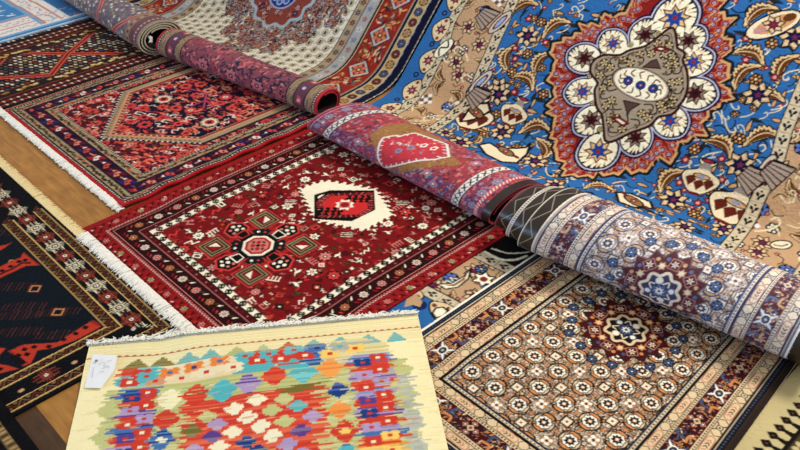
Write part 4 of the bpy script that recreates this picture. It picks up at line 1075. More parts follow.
def l_ochre(cv, region, n, seed, ok):
    r = random.Random(seed); u0, v0, u1, v1 = region; done = []
    for _ in range(n*16):
        u, v = r.uniform(u0, u1), r.uniform(v0, v1)
        if not ok(u, v) or any((u-a)**2+(v-b)**2 < .054**2 for a, b in done): continue
        done.append((u, v)); k = (0, 1, 2, 3, 1, 2, 4, 3, 1, 2, 5)[len(done) % 11]
        with cv.at(u, v, r.uniform(0, 6.28), 1):
            if k == 0:
                for a in range(3):
                    for b in range(3): cv.rect(-.027+a*.018, -.027+b*.018, -.0115+a*.018, -.0115+b*.018, c(226, 224, 224) if (a+b) % 2 == 0 else c(110, 84, 70))
            elif k == 4: cv.disk(0, 0, .026, LK); rosette(cv, c(90, 120, 180), c(24, 34, 90), c(226, 214, 190), 6, .024)
            elif k == 5: cv.ell(0, 0, .036, .022, LK); cv.ell(0, 0, .031, .017, c(226, 214, 184)); cv.line([(-.02, 0), (0, .006), (.02, -.002)], .005, c(110, 60, 40))
            elif k == 1: l_star(cv, .032, c(90, 20, 50))
            elif k == 2: l_leaf(cv, .034, c(110, 60, 24))
            else: l_small(cv, .020, c(226, 220, 210)); l_tendril(cv, .045)
    for _ in range(n*4):
        u, v = r.uniform(u0, u1), r.uniform(v0, v1)
        if ok(u, v):
            with cv.at(u, v, r.uniform(0, 6.28), 1): r.choice((lambda: l_tendril(cv, .022, .2), lambda: l_bud(cv, .010), lambda: cv.line([(a*.02, b*.02) for a, b in spline([(-1, -.4), (0, .4), (1, -.1)], 3)], .0035, LK), lambda: cv.line([(a*.016, b*.016) for a, b in spline([(-1, -.4), (0, .4), (1, -.1)], 3)], .0045, c(120, 70, 34))))()
def l_scroll(cv, s):
    """scalloped palmette of the outer border"""
    cv.poly([(a*s, b*s) for a, b in spline([(-1.1, 0), (-.7, .6), (0, .95), (.7, .6), (1.1, 0), (.5, -.4), (-.5, -.4)], 4, True)], LK)
    cv.poly([(a*s*.9, b*s*.9) for a, b in spline([(-1.1, 0), (-.7, .6), (0, .95), (.7, .6), (1.1, 0), (.5, -.4), (-.5, -.4)], 4, True)], c(220, 196, 154))
    cv.star(0, .15*s, .5*s, .25*s, 7, LK); cv.star(0, .15*s, .42*s, .2*s, 7, c(120, 40, 50)); cv.disk(0, .15*s, .13*s, c(190, 130, 140))
    for q in (-.75, .75): cv.disk(q*s, .1*s, .14*s, c(120, 60, 40))
def design_L():
    W0, W1, V0, V1 = -.905, .865, -1.02, 1.02
    cv = Canvas(W0, V0, W1, V1, .0031, LB, S_L)
    z1, z2, z3, z4, z5, a4, z7 = Z(540, 0, 3.627), Z(540, 90, 3.627), Z(400, 0, 4.444), Z(640, 130, 5), Z(400, 90, 4.444), Z(600, 0, 4), Z(370, 230, 4.088)
    g1 = cv.P(z3((228, 100), (207, 180), (185, 235), (150, 300), (115, 375), (75, 430)))
    g2 = cv.P(z3((505, 5), (470, 90), (432, 170), (400, 245), (370, 310), (335, 395), (310, 445))+z5((300, 65), (250, 100), (190, 150), (130, 190)))
    g3 = cv.P(z4((728, 0), (690, 140), (640, 250), (590, 350), (550, 440)))
    def ext(p, lo, hi, dlo=0., dhi=0.):   # carry a stripe on to both ends of the rug
        p = sorted(p, key=lambda q: q[1]); a = np.mean([q[0] for q in p[:3]]); b = np.mean([q[0] for q in p[-3:]])
        return [(a+dlo, lo)]+p+[(b+dhi, hi)]
    g1, g2, g3 = ext(g1, -.80, V1), ext(g2, -.58, V1), ext(g3, -.58, V1, 0, -.05)
    g4 = [(q[0]+.225, q[1]) for q in g3]; g4[0] = (g4[0][0], -.80)
    near1, near2 = -.84, -.60
    g1[0] = (g1[0][0], near1); g4[0] = (g4[0][0], near1); g2[0] = (g2[0][0], near2); g3[0] = (g3[0][0], near2)
    cv.poly(g1+g4[::-1], LO)
    def inside(poly, u, v):
        k = False; n = len(poly)
        for i in range(n):
            (a, b), (x, y) = poly[i], poly[(i+1) % n]
            if (b > v) != (y > v) and u < (x-a)*(v-b)/(y-b)+a: k = not k
        return k
    PO, PI = g1+g4[::-1], g2+g3[::-1]
    l_ochre(cv, (W0, V0, W1, V1), 260, 5, lambda u, v: inside(PO, u, v) and not inside(PI, u, v))
    cv.poly(PI, LB)
    r = random.Random(11)
    # generic growth all over the field, then the motifs the photograph shows
    scatter(cv, 2600, (-.55, -.58, .60, V1), [lambda cv, r: l_tendril(cv, 1, .16), lambda cv, r: l_tendril(cv, 1.2, .15), lambda cv, r: cv.line(spline([(-1, 0), (-.3, .35), (.5, .2), (1, -.3)], 4), .22, c(26, 40, 46)), lambda cv, r: leafy(cv, c(34, 44, 50)), lambda cv, r: l_bud(cv, .55), lambda cv, r: l_small(cv, .6), lambda cv, r: leafy(cv, c(206, 160, 110), LK)], .016, .026, 14, .030)
    scatter(cv, 90, (-.55, -.58, .60, .02), [lambda cv, r: l_leaf(cv, 1), lambda cv, r: l_star(cv, .8)], .04, .055, 15, .12)
    scatter(cv, 60, (-.5, .72, .60, V1), [lambda cv, r: l_leaf(cv, 1), lambda cv, r: l_star(cv, .8)], .04, .055, 16, .13)
    def put(lst, fn, a=0.0):
        for q in lst:
            (x, y), an = (q[0], q[1]), (q[2] if len(q) > 2 else a)
            u, v = S_L.inv(x, y)
            with cv.at(u, v, an, 1): fn(cv)
    put([(q[0], q[1], an) for q, an in zip(z3((690, 120), (480, 262), (625, 280), (555, 355), (548, 30))+z4((400, 75), (150, 250), (610, 35))+z5((600, 170), (640, 265), (340, 185))+a4((635, 55), (600, 220), (735, 270), (575, 300), (660, 390)), (.9, 1.9, 1.4, -.2, .7, -.25, 1.2, .6, .5, -.9, .1, .9, -.1, 1.4, 1.2, .4))], lambda cv: l_leaf(cv, .056))
    put(z3((570, 160), (440, 395))+z4((500, 175), (165, 352))+z5((455, 190), (600, 320), (270, 238), (440, 20))+a4((632, 380), (778, 150)), lambda cv: l_star(cv, .046))
    put(z3((570, 240), (630, 100), (500, 320), (640, 420))+z4((360, 308), (275, 98), (500, 45), (270, 425))+a4((625, 318), (600, 150), (690, 175))+z5((375, 200), (430, 110), (520, 260)), lambda cv: l_small(cv, .020))
    put(z3((515, 215), (515, 262), (575, 85), (650, 190), (515, 410))+z4((410, 145), (290, 368), (410, 250), (230, 150), (200, 265), (345, 355))+a4((585, 155), (585, 240), (700, 310), (720, 100))+z5((415, 150), (510, 10)), lambda cv: l_bud(cv, .02))
    put([z4((310, 235))[0]+(0.05,)], lambda cv: l_vase(cv, .062))
    put([z5((515, 95))[0]+(-.1,)], lambda cv: l_vase(cv, .058))
    put([z4((480, 370))[0]+(-.1,), z5((335, 110))[0]+(.15,)], lambda cv: l_vase(cv, .082))
    for p in (z5((350, 250), (400, 240), (440, 265), (560, 260), (580, 240), (565, 290), (520, 330), (450, 325), (380, 290)), z2((275, 375), (330, 380), (400, 410), (410, 435), (340, 430), (285, 410)), z5((270, 145), (330, 135), (405, 95), (395, 60), (340, 60), (300, 100))):
        cv.ppoly(p, LC, LK, .010); q = np.mean(cv.P(p), 0)
        with cv.at(q[0], q[1], -.3, .03): cv.ell(0, 0, 1.5, .7, LK); cv.ell(0, 0, 1.2, .5, c(150, 110, 70)); l_bud(cv, .5); cv.ell(1.7, .2, .5, .25, c(104, 36, 20)); cv.ell(-1.7, .2, .5, .25, c(104, 36, 20))
    # big oval cartouche upper right
    q = S_L.inv(*a4((695, 100))[0])
    with cv.at(q[0], q[1], .75, .075): cv.ell(0, 0, 1.3, .62, LK); cv.ell(0, 0, 1.2, .54, LC); cv.ell(.1, 0, .95, .38, c(206, 150, 96)); l_star(cv, .45, c(120, 30, 40)); cv.ell(.75, .05, .3, .2, LBR); cv.ell(-.6, 0, .3, .2, c(190, 140, 130))
    # ---------------------------------------------------------- the medallion
    C0 = np.array(S_L.inv(640.5, 84.5))
    red = z1((335, 20), (290, 60), (240, 58), (222, 62), (235, 90), (150, 92), (158, 118), (95, 142), (78, 150), (40, 175), (62, 235), (40, 262), (38, 292), (62, 330), (38, 380), (40, 400))+z2((36, 80), (62, 120), (42, 152), (62, 205), (52, 235), (88, 270), (88, 312), (195, 318), (205, 300), (265, 312), (310, 290), (360, 302), (412, 272), (408, 245), (470, 258), (502, 238), (488, 215), (530, 178), (598, 160), (590, 130), (602, 92), (640, 58), (692, 30))+z1((700, 345), (655, 305), (696, 262), (660, 212), (702, 165), (656, 118), (702, 72), (640, 42), (668, 8), (640, -30), (600, -80), (540, -110), (470, -120), (400, -90), (360, -40))
    P = cv.P(red); Pn = [tuple(C0+(np.array(p)-C0)*1.0) for p in P]
    T, Qp, seg0 = [], P+[P[0]], 0        # leaf points all along the rim
    for a, b in zip(Qp[:-1], Qp[1:]):
        a, b = np.array(a), np.array(b); m = max(1, int(np.linalg.norm(b-a)/.022))
        for i in range(m):
            q = a+(b-a)*i/m; o = (q-C0)/np.linalg.norm(q-C0); seg0 += 1
            T.append(q+o*(.011 if seg0 % 2 else -.010))
    cv.line(T, .030, c(24, 30, 36), True); cv.poly(T, LT); cv.line(T, .008, LT, True)
    cv.poly([tuple(C0+(np.array(p)-C0)*.978) for p in T], LR)
    for k, (rad, n) in enumerate(((.93, 62), (.87, 58), (.80, 46))):
        Q = np.array([C0+(np.array(p)-C0)*rad for p in P]+[C0+(np.array(P[0])-C0)*rad]); seg = np.linalg.norm(np.diff(Q, axis=0), axis=1); tot = seg.sum()
        for i in range(n):
            d = tot*(i+.5*k)/n; j = 0
            while j < len(seg)-1 and d > seg[j]: d -= seg[j]; j += 1
            a = Q[j]+(Q[j+1]-Q[j])*min(d/seg[j], 1)
            with cv.at(a[0], a[1], 0, .0118): cv.disk(0, 0, 1.25, c(196, 96, 70)); cv.disk(0, 0, .9, c(90, 20, 50)); cv.disk(0, 0, .55, LLI); cv.disk(0, 0, .2, c(120, 40, 70))
            o = a-C0; o /= np.linalg.norm(o)
            cv.line([a+o*.016, a+o*.03], .004, LT)
    lob = [(676, 17, 1, 1.35), (690, 40, 0, .95), (695, 62, 1, 1.0), (697, 94, 0, 1.05), (671, 122, 1, 1.0), (636, 139, 0, .95), (598, 153, 1, 1.2), (591, 121, 0, 1.0), (582, 92, 1, .95), (584, 58, 0, 1.0), (613, 43, 1, .9), (646, 34, 0, 1.0)]
    wh = c(236, 228, 200)
    cents = []
    for x, y, k, s in lob:
        q = np.array(S_L.inv(x, y)); o = q-C0; a = math.atan2(o[1], o[0]); cents.append((q, a, k, s))
    shape = spline([(-.9, -.55), (-.2, -.92), (.6, -.74), (1.05, 0), (.6, .74), (-.2, .92), (-.9, .55)], 4, True)
    for w, col in ((1.24, c(20, 20, 56)), (1.12, c(190, 186, 206)), (1.04, c(22, 22, 60)), (.94, wh)):
        for q, a, k, s in cents:
            with cv.at(q[0], q[1], a, .062*s): cv.poly([(x*w, y*w) for x, y in shape], col)
    cv.poly([tuple(q-.35*(q-C0)) for q, *_ in cents], wh); cv.poly([tuple(q-.12*(q-C0)) for q, *_ in cents], wh)
    for q, a, k, s in cents:
        with cv.at(q[0], q[1], a, .062*s):
            for i in range(9):       # feathered rim of each lobe
                t = -1.5+3.0*i/8+.12*math.sin(i*5+q[0]*40); x, y = .90*math.cos(t)+.03, .84*math.sin(t)
                cv.poly([(x*1.05, y*1.05-.1), (x*1.05, y*1.05+.1), (x*.74, y*.74+.07)], c(30, 28, 60)); cv.line([(x*.86, y*.86+.07), (x*.68-.05, y*.7+.10)], .05, c(206, 170, 100))
            cv.disk(-.05, 0, .60, wh)
            core = c(24, 70, 150) if k else c(70, 16, 22)
            cv.star(-.08, 0, .74, .44, 8, LBR if k else LK); cv.star(-.08, 0, .60, .36, 8, c(220, 186, 130) if k else c(150, 130, 110)); cv.star(-.08, 0, .50, .26, 7, core); cv.disk(-.05, 0, .11, c(150, 40, 60) if k else c(30, 20, 30))
    mids = [(cents[i][0]+cents[(i+1) % 12][0])/2 for i in range(12)]
    for m in mids:
        q = C0+(m-C0)*.86
        with cv.at(q[0], q[1], 0, 1): l_small(cv, .011, c(226, 206, 150))
    grey = z1((480, 106), (492, 150), (497, 178), (522, 195), (515, 222), (530, 262), (532, 320), (512, 370), (470, 405))+z2((500, 62), (478, 85), (430, 95), (395, 128), (330, 152), (250, 186), (238, 140), (232, 92), (212, 60))+z1((205, 330), (216, 300), (190, 262), (198, 226), (235, 205), (290, 205), (330, 186), (385, 172), (430, 140))
    G = [tuple(q) for q in spline(cv.P(grey), 4, True)]; cv.line(G, .020, c(60, 14, 20), True); cv.poly(G, c(164, 148, 126)); cv.line([tuple(C0+(np.array(g)-C0)*.93) for g in G], .004, c(110, 90, 84), True)
    rr = random.Random(2)
    for rad, n in ((.84, 34), (.68, 24)):
        Q = np.array([C0+(np.array(g)-C0)*rad for g in G]); N = len(Q)
        for i in range(n):
            a = Q[int(i*N/n) % N]*(1-(i*N/n) % 1)+Q[(int(i*N/n)+1) % N]*((i*N/n) % 1)
            with cv.at(a[0], a[1], rr.uniform(0, 6), .017):
                if i % 2: cv.disk(0, 0, 1, LK); rosette(cv, c(206, 180, 130), LK, c(226, 206, 160), 5, .9)
                else: cv.line(spline([(-1.3, -.6), (-.2, .5), (.8, .1), (1.1, -.8)], 4), .3, LK); cv.ell(.6, -.4, .6, .32, c(110, 90, 60), .6)
    O = np.array(S_L.inv(*z1((366, 306))[0])); e1 = np.array(S_L.inv(*z1((461, 318))[0]))-O; e2 = np.array(S_L.inv(*z1((350, 250))[0]))-O
    T = np.linspace(0, 2*math.pi, 30, endpoint=False)
    for w, k in ((1.12, c(80, 40, 40)), (1.06, LG), (1.0, wh)): cv.poly([tuple(O+e1*w*math.cos(t)+e2*w*math.sin(t)) for t in T], k)
    for t in np.linspace(0, 2*math.pi, 14, endpoint=False):
        q = O+e1*.74*math.cos(t)+e2*.70*math.sin(t)
        with cv.at(q[0], q[1], t, .013): cv.line(spline([(-1, -.6), (0, .5), (1, -.3)], 4), .4, LBR)
    for x, y in z1((322, 294), (367, 310), (412, 322)):
        u, v = S_L.inv(x, y)
        with cv.at(u, v, 0, .0165): rosette(cv, c(30, 64, 140), c(130, 40, 70), c(230, 190, 180), 7, 1.0, c(24, 26, 60))
    for p in (z1((405, 222), (425, 215), (440, 250), (375, 245)), z1((305, 365), (365, 378), (330, 400), (320, 420))): cv.ppoly(p, c(92, 66, 60), LK, .004)
    for p in (z1((415, 178), (440, 170), (468, 178), (440, 186)), z2((262, 100), (290, 102), (322, 122), (300, 130))): cv.ppoly(p, wh, c(110, 20, 26), .009)
    # stripes on top of the border
    e = [(-.02, 0), (.02, 0)]
    for g in (g1, g2, g3, g4): l_band(cv, g, .050 if g is not g1 else .046, .05)
    l_band(cv, [(g1[0][0], near1), (g4[0][0], near1)], .048, .05); l_band(cv, [(g2[0][0], near2), (g3[0][0], near2)], .050, .05)
    # cartouches that interrupt the inner stripe
    for x, y, an in (z3((448, 100))[0]+(1.2,), z3((362, 365))[0]+(1.2,), z4((628, 205))[0]+(1.5,)):
        u, v = S_L.inv(x, y)
        with cv.at(u, v, an, .06): cv.ell(0, 0, 1.1, .42, LK); cv.ell(0, 0, 1.0, .34, c(200, 186, 170)); cv.ell(0, 0, .7, .2, c(110, 40, 50)); cv.ell(0, 0, .5, .12, c(150, 170, 210))
    for x, y in z3((385, 75), (345, 430))+z4((560, 240), (680, 215)):   # striped fans beside them
        u, v = S_L.inv(x, y)
        with cv.at(u, v, 1.2, .055):
            cv.poly([(-1, -.7), (1, -.7), (.6, .7), (-.6, .7)], LK)
            for i in range(5): cv.poly([(-.9+i*.37, -.62), (-.62+i*.37, -.62), (-.40+i*.2, .62), (-.54+i*.2, .62)], c(170, 150, 136))
    # outer blue edge with scalloped palmettes
    for side, g, sg in ((0, g1, -1), (1, g4, 1)):
        n = 13
        for i in range(n):
            v = near1+.08+i*.145; u = np.interp(v, [q[1] for q in g], [q[0] for q in g])+sg*.028
            with cv.at(u, v, sg*-math.pi/2, 1): l_scroll(cv, .056)
            if i % 3 == 1:
                with cv.at(u-sg*.03, v+.07, 1.2, .05): cv.ell(0, 0, 1.1, .55, LK); cv.ell(0, 0, 1.0, .46, wh); cv.line(spline([(-.7, -.2), (-.2, .3), (.3, -.2), (.7, .25)], 4), .14, LK)
            with cv.at(u+sg*.032, v+.072, 0, .013): cv.disk(0, 0, 1, c(24, 40, 90)); cv.disk(0, 0, .4, c(90, 110, 150))
    for i in range(12):
        u = -.78+i*.145
        with cv.at(u, near1-.030, math.pi, 1): l_scroll(cv, .056)
        with cv.at(u+.07, near1-.062, 0, .022): cv.disk(0, 0, 1, c(18, 44, 100)); cv.star(0, 0, .7, .3, 6, LK)
    # the near border as it shows between the red rug and the fine one
    cv.ppoly(z7((255, 345), (270, 325), (300, 322), (318, 338), (300, 358), (268, 365)), wh, LK, .006)
    cv.ppoly(z7((140, 322), (175, 312), (205, 322), (215, 300), (190, 268), (150, 285)), LO)
    cv.ppoly(z7((275, 228), (330, 225), (385, 195), (412, 162), (402, 205), (360, 240), (310, 248)), wh, LK, .005); cv.ppoly(z7((300, 232), (340, 228), (385, 200), (400, 180), (385, 212), (345, 236)), c(150, 110, 60))
    u, v = S_L.inv(*z7((465, 207))[0])
    with cv.at(u, v, .4, 1): cv.star(0, 0, .040, .026, 6, LK); cv.star(0, 0, .034, .018, 6, wh); cv.disk(0, 0, .012, c(130, 40, 50))
    u, v = S_L.inv(*z7((455, 165))[0])
    with cv.at(u, v, .4, 1): l_small(cv, .018, c(90, 120, 170))
    cv.ppoly(z7((440, 85), (500, 15), (700, 10), (700, 105), (600, 160)), c(24, 20, 24)); cv.pline(spline(z7((470, 95), (530, 125), (590, 128), (640, 112)), 5), .010, wh); cv.pline(spline(z7((500, 82), (560, 100), (610, 100), (650, 95)), 5), .007, wh)
    return cv
# ================================================================== cream medallion rug on the slope
def design_M():
    cr, gn, bl, ru, nv, ye, gr, pu = c(216, 208, 190), c(130, 122, 98), c(34, 28, 34), c(146, 40, 24), c(16, 22, 54), c(190, 164, 108), c(164, 164, 162), c(72, 42, 50)
    W0, W1, V0, V1 = -1.60, .072, -.24, .95
    cv = Canvas(W0, V0, W1, V1, .0042, cr, S_M); r = random.Random(3)
    C0 = (-.745, .335)
    du, dv = .052, .048
    for i in range(34):
        for j in range(30):
            u, v = -1.6+i*du, V0+(j+.5*(i % 2))*dv
            d = abs(u-C0[0])/.34+abs(v-C0[1])/.40
            with cv.at(u, v, 0, .0125):
                cv.ell(0, 0, 1.35, 1.55, gn); cv.ell(0, 0, 1.0, 1.15, c(214, 204, 170)); cv.ell(0, 0, .62, .85, bl); cv.ell(0, 0, .2, .3, c(120, 110, 120))
            with cv.at(u+du*.5, v+dv*.25, r.uniform(0, 3), .010): cv.line(spline([(-1.3, -.4), (0, .5), (1.3, -.2)], 3), .3, r.choice((c(130, 110, 64), gn, c(150, 100, 70))))
    for _ in range(6500):       # coloured lozenge round the medallion
        u, v = r.uniform(-1.2, -.32), r.uniform(-.15, .85)
        d = abs(u-C0[0])/.41+abs(v-C0[1])/.49
        if d < 1+.1*math.sin(u*60)+.06*math.sin(v*47):
            with cv.at(u, v, r.uniform(0, 3), r.uniform(.009, .016)): (rosette(cv, r.choice((c(186, 150, 140), c(186, 180, 176), c(196, 120, 90))), pu, c(214, 200, 190), 5, 1.0, pu) if r.random() < .45 else leafy(cv, r.choice((pu, c(50, 40, 60), c(140, 70, 44), c(110, 40, 34), c(176, 120, 96), c(48, 70, 120), c(150, 90, 60), c(190, 160, 130)))))
    sc = [(C0[0]+(.185+.012*math.cos(12*t))*math.cos(t), C0[1]+(.185+.012*math.cos(12*t))*math.sin(t)) for t in np.linspace(0, 6.283, 90, endpoint=False)]
    cv.poly(sc, c(160, 176, 180)); cv.poly([(C0[0]+(a-C0[0])*.90, C0[1]+(b-C0[1])*.90) for a, b in sc], c(140, 66, 52))
    for i in range(40):
        a, q = r.uniform(0, 6.28), r.uniform(.09, .155)
        with cv.at(C0[0]+q*math.cos(a), C0[1]+q*math.sin(a), a, .015): rosette(cv, r.choice((c(196, 120, 96), c(206, 170, 150), c(90, 60, 90))), c(60, 50, 90), c(226, 190, 170), 5, 1, c(90, 30, 40))
    cv.disk(C0[0], C0[1], .088, c(150, 160, 190)); cv.disk(C0[0], C0[1], .078, c(30, 44, 110))
    for i in range(8): cv.disk(C0[0]+.05*math.cos(i*.785), C0[1]+.05*math.sin(i*.785), .019, c(150, 166, 200)); cv.disk(C0[0]+.05*math.cos(i*.785), C0[1]+.05*math.sin(i*.785), .010, c(60, 80, 150))
    cv.disk(C0[0], C0[1], .02, c(190, 160, 150))
    for o, s in ((W1, -1), (W0, 1)):
        def X(b): return o+s*b
        for b, w, k in ((0, .385, cr), (0, .040, nv), (.040, .004, gr), (.044, .052, ye), (.096, .004, gr), (.100, .014, nv), (.114, .004, c(190, 180, 150)), (.118, .150, ru), (.268, .004, c(190, 180, 150)), (.272, .010, nv), (.282, .004, ye), (.286, .050, gr), (.336, .005, nv), (.341, .044, c(170, 150, 120)), (.385, .004, bl)): cv.rect(X(b), V0, X(b+w), V1, k)
        for i in range(24):
            v = V0+i*.052
            with cv.at(X(.070), v, 0, .019): cv.disk(0, 0, 1.15, c(60, 40, 40)); rosette(cv, (c(120, 50, 60), c(70, 90, 140), c(196, 150, 96))[i % 3], bl, c(214, 190, 150), 6)
            cv.rect(X(.038), v, X(.042), v+.02, gr)
            with cv.at(X(.310), v, .4, .016): rosette(cv, (c(110, 130, 150), c(206, 200, 190), c(170, 100, 90))[i % 3], c(60, 70, 110), c(206, 190, 170), 5)
            with cv.at(X(.363), v+.02, 0, .017): rosette(cv, (c(120, 60, 60), c(90, 80, 90))[i % 2], bl, c(206, 190, 150), 6)
        for i in range(8):
            v = .10+(i-2)*.185
            with cv.at(X(.193), v, math.pi/4, .045): cv.rect(-1, -1, 1, 1, c(50, 40, 60)); cv.rect(-.88, -.88, .88, .88, c(190, 176, 170)); cv.rect(-.66, -.66, .66, .66, c(60, 50, 80)); rosette(cv, c(206, 110, 60), c(60, 40, 60), c(226, 190, 120), 6, .8)
            for k in range(60):
                with cv.at(X(.193)+r.uniform(-.058, .058), v+.0925+r.uniform(-.05, .05), r.uniform(0, 3), r.uniform(.008, .015)): leafy(cv, r.choice((c(60, 20, 24), c(40, 40, 60), c(206, 170, 100), c(226, 120, 40), c(80, 100, 120), c(190, 70, 50), c(110, 90, 50), c(214, 190, 160))))
    cv.rect(W0, V0, W1, V0+.02, nv)
    return cv
FLIP = True
# ------------------------------------------------------------------ floor, back wall, slope the two large rugs lie on
def structure(name, V, F, mat):
    o = link_mesh(name, V, F, mat, smooth_=False); o['kind'] = 'structure'; return o
def wood():
    m = bpy.data.materials.new('parquet'); m.use_nodes = True; nt = m.node_tree; N = nt.nodes; L = nt.links; bs = N['Principled BSDF']
    tc = N.new('ShaderNodeTexCoord'); sp = N.new('ShaderNodeSeparateXYZ'); L.new(tc.outputs['Object'], sp.inputs[0])
    def math_(op, a, b):
        n = N.new('ShaderNodeMath'); n.operation = op
        for i, v in enumerate((a, b)):
            if v is None: continue
            if isinstance(v, (int, float)): n.inputs[i].default_value = v
            else: L.new(v, n.inputs[i])
        return n.outputs[0]
    row = math_('FLOOR', math_('DIVIDE', math_('SUBTRACT', sp.outputs[1], .353), .275), None)
    off = math_('MULTIPLY', row, .37)
    col = math_('FLOOR', math_('DIVIDE', math_('ADD', sp.outputs[0], off), 1.1), None)
    cb = N.new('ShaderNodeCombineXYZ'); L.new(row, cb.inputs[0]); L.new(col, cb.inputs[1])
    wn = N.new('ShaderNodeTexWhiteNoise'); wn.noise_dimensions = '2D'; L.new(cb.outputs[0], wn.inputs['Vector'])
    mp = N.new('ShaderNodeMapping'); mp.inputs['Scale'].default_value = (3, 22, 3); L.new(tc.outputs['Object'], mp.inputs[0])
    n1 = N.new('ShaderNodeTexNoise'); n1.inputs['Scale'].default_value = 3; n1.inputs['Detail'].default_value = 6; n1.inputs['Distortion'].default_value = .6; L.new(mp.outputs[0], n1.inputs['Vector'])
    n2 = N.new('ShaderNodeTexNoise'); n2.inputs['Scale'].default_value = 14; n2.inputs['Detail'].default_value = 3; L.new(tc.outputs['Object'], n2.inputs['Vector'])
    f = math_('ADD', math_('MULTIPLY', n1.outputs['Fac'], .6), math_('MULTIPLY', n2.outputs['Fac'], .4))
    cr = N.new('ShaderNodeValToRGB'); e = cr.color_ramp.elements
    e[0].position = .3; e[0].color = (*lin((140, 90, 36)), 1); e[1].position = .72; e[1].color = (*lin((196, 138, 64)), 1)
    L.new(f, cr.inputs[0])
    cd = N.new('ShaderNodeValToRGB'); e = cd.color_ramp.elements
    e[0].position = .3; e[0].color = (*lin((52, 34, 20)), 1); e[1].position = .75; e[1].color = (*lin((96, 64, 34)), 1)
    L.new(f, cd.inputs[0])
    dark = math_('LESS_THAN', sp.outputs[1], .353); dark2 = math_('GREATER_THAN', sp.outputs[1], .078)
    mx = N.new('ShaderNodeMix'); mx.data_type = 'RGBA'; L.new(math_('MULTIPLY', dark, dark2), mx.inputs['Factor']); L.new(cr.outputs[0], mx.inputs['A']); L.new(cd.outputs[0], mx.inputs['B'])
    sc = N.new('ShaderNodeVectorMath'); sc.operation = 'SCALE'; L.new(mx.outputs['Result'], sc.inputs[0])
    mr = N.new('ShaderNodeMapRange'); mr.inputs[3].default_value = .88; mr.inputs[4].default_value = 1.12; L.new(wn.outputs['Value'], mr.inputs[0]); L.new(mr.outputs[0], sc.inputs['Scale'])
    L.new(sc.outputs[0], bs.inputs['Base Color']); bs.inputs['Roughness'].default_value = .5; bs.inputs['Specular IOR Level'].default_value = .3
    return m
q4 = lambda a: np.array([[0, 1, 2, 3]])+a
structure('floor', [(-7, -2.5, 0), (3, -2.5, 0), (3, 6, 0), (-7, 6, 0)], [q4(0)], wood())
M_WALL = plain('painted_plaster', (206, 198, 188), .9, .1, .03, 4.)
structure('wall_back', [(-7, 4.2, 0), (3, 4.2, 0), (3, 4.2, 3.2), (-7, 4.2, 3.2)], [q4(0)], M_WALL)
# sloping display stand under the two draped rugs
def stand():
    S = S_L; d = []
    v0, v1, off = S.R*S.th+.10, 1.25, .030
    nrm = -math.sin(S.th)*S.en+math.cos(S.th)*np.array([0, 0, 1.])
    tops = [S.at(np.array(u), np.array(v))-nrm*off for v in (v0, v1) for u in (-2.55, 1.1)]
    lo = [np.array([p[0], p[1], 0.0]) for p in tops]
    V = tops+lo
    F = np.array([[0, 1, 3, 2], [4, 6, 7, 5], [0, 4, 5, 1], [2, 3, 7, 6], [0, 2, 6, 4], [1, 5, 7, 3]])
    structure('display_stand_1', V, [F], plain('dark_board', (60, 44, 32), .8, .2))
stand()
# ------------------------------------------------------------------ rugs
M_STRIP = wool('brown_tape', rough=.33, sheen=0, spec=.5, fine=300., bump=.05, tone=.06)
def rug(name, at, label, cat='rug'): return thing(name, at, label, cat, None)
M_FR_W, M_FR_C, M_FR_K = plain('white_cotton', (246, 240, 228), .9, .1, .06, 300), plain('cream_cotton', (236, 214, 160), .9, .1, .10, 300), plain('kilim_cotton', (248, 244, 232), .9, .1, .08, 300)
# large blue rug
t = rug('persian_rug', (-1.4, 1.3, 0), 'large blue rug with a red and cream medallion draped up the slope')
sheet('pile', design_L(), S_L, t, M_PILE, .006, (24, 60, 120), (110, 100, 90), relief=.0008)
# cream medallion rug
t = rug('persian_rug', (-3.2, 2.0, 0), 'cream patterned rug with rust border and navy edge draped beside the blue one')
sheet('pile', design_M(), S_M, t, M_PILE, .007, (14, 18, 44), (110, 100, 90), relief=.0008)
# pale blue rug
t = rug('wool_rug', (-4.4, 1.3, 0), 'pale blue and white rug in the top left corner beyond the lattice rug')
sheet('pile', design_F(), S_F, t, M_PILE, .006, (150, 180, 206), (120, 110, 100))
# lattice rug
t = rug('tribal_rug', (-3.75, 1.25, 0), 'black rug with orange lattice lines and rows of cream dots, far end rolled')
sheet('pile', design_E(), S_E, t, M_PILE, .006, (60, 30, 26), (90, 70, 60))
o = sheet('rolled_end', design_RE(), R_E, t, M_BACK, .0065, (176, 164, 136), (40, 30, 30), flip=FLIP)
o['label'] = 'greyish woven back of the rolled end with pink lattice lines'
d_ = ray(150.5, 39.5); p_ = CAMP+d_*(-3.315/d_[0]); w_ = np.array([[0, -.016, -.012], [.004, .006, -.020], [-.004, .014, .004], [.002, -.004, .002], [.0, -.012, .016], [-.006, .004, .018]])
V_ = np.concatenate([p_+w_, p_+w_+np.array([-.0015, .001, .001])])
LBL = link_mesh('cloth_label', V_, [np.array([[0, 1, 2, 3], [3, 2, 5, 4], [7, 6, 9, 8], [8, 9, 10, 11], [0, 6, 7, 1], [1, 7, 8, 2], [2, 8, 11, 5], [5, 11, 10, 4], [4, 10, 9, 3], [3, 9, 6, 0]])], M_FR_W, t); LBL['label'] = 'crumpled white cloth label inside the roll'
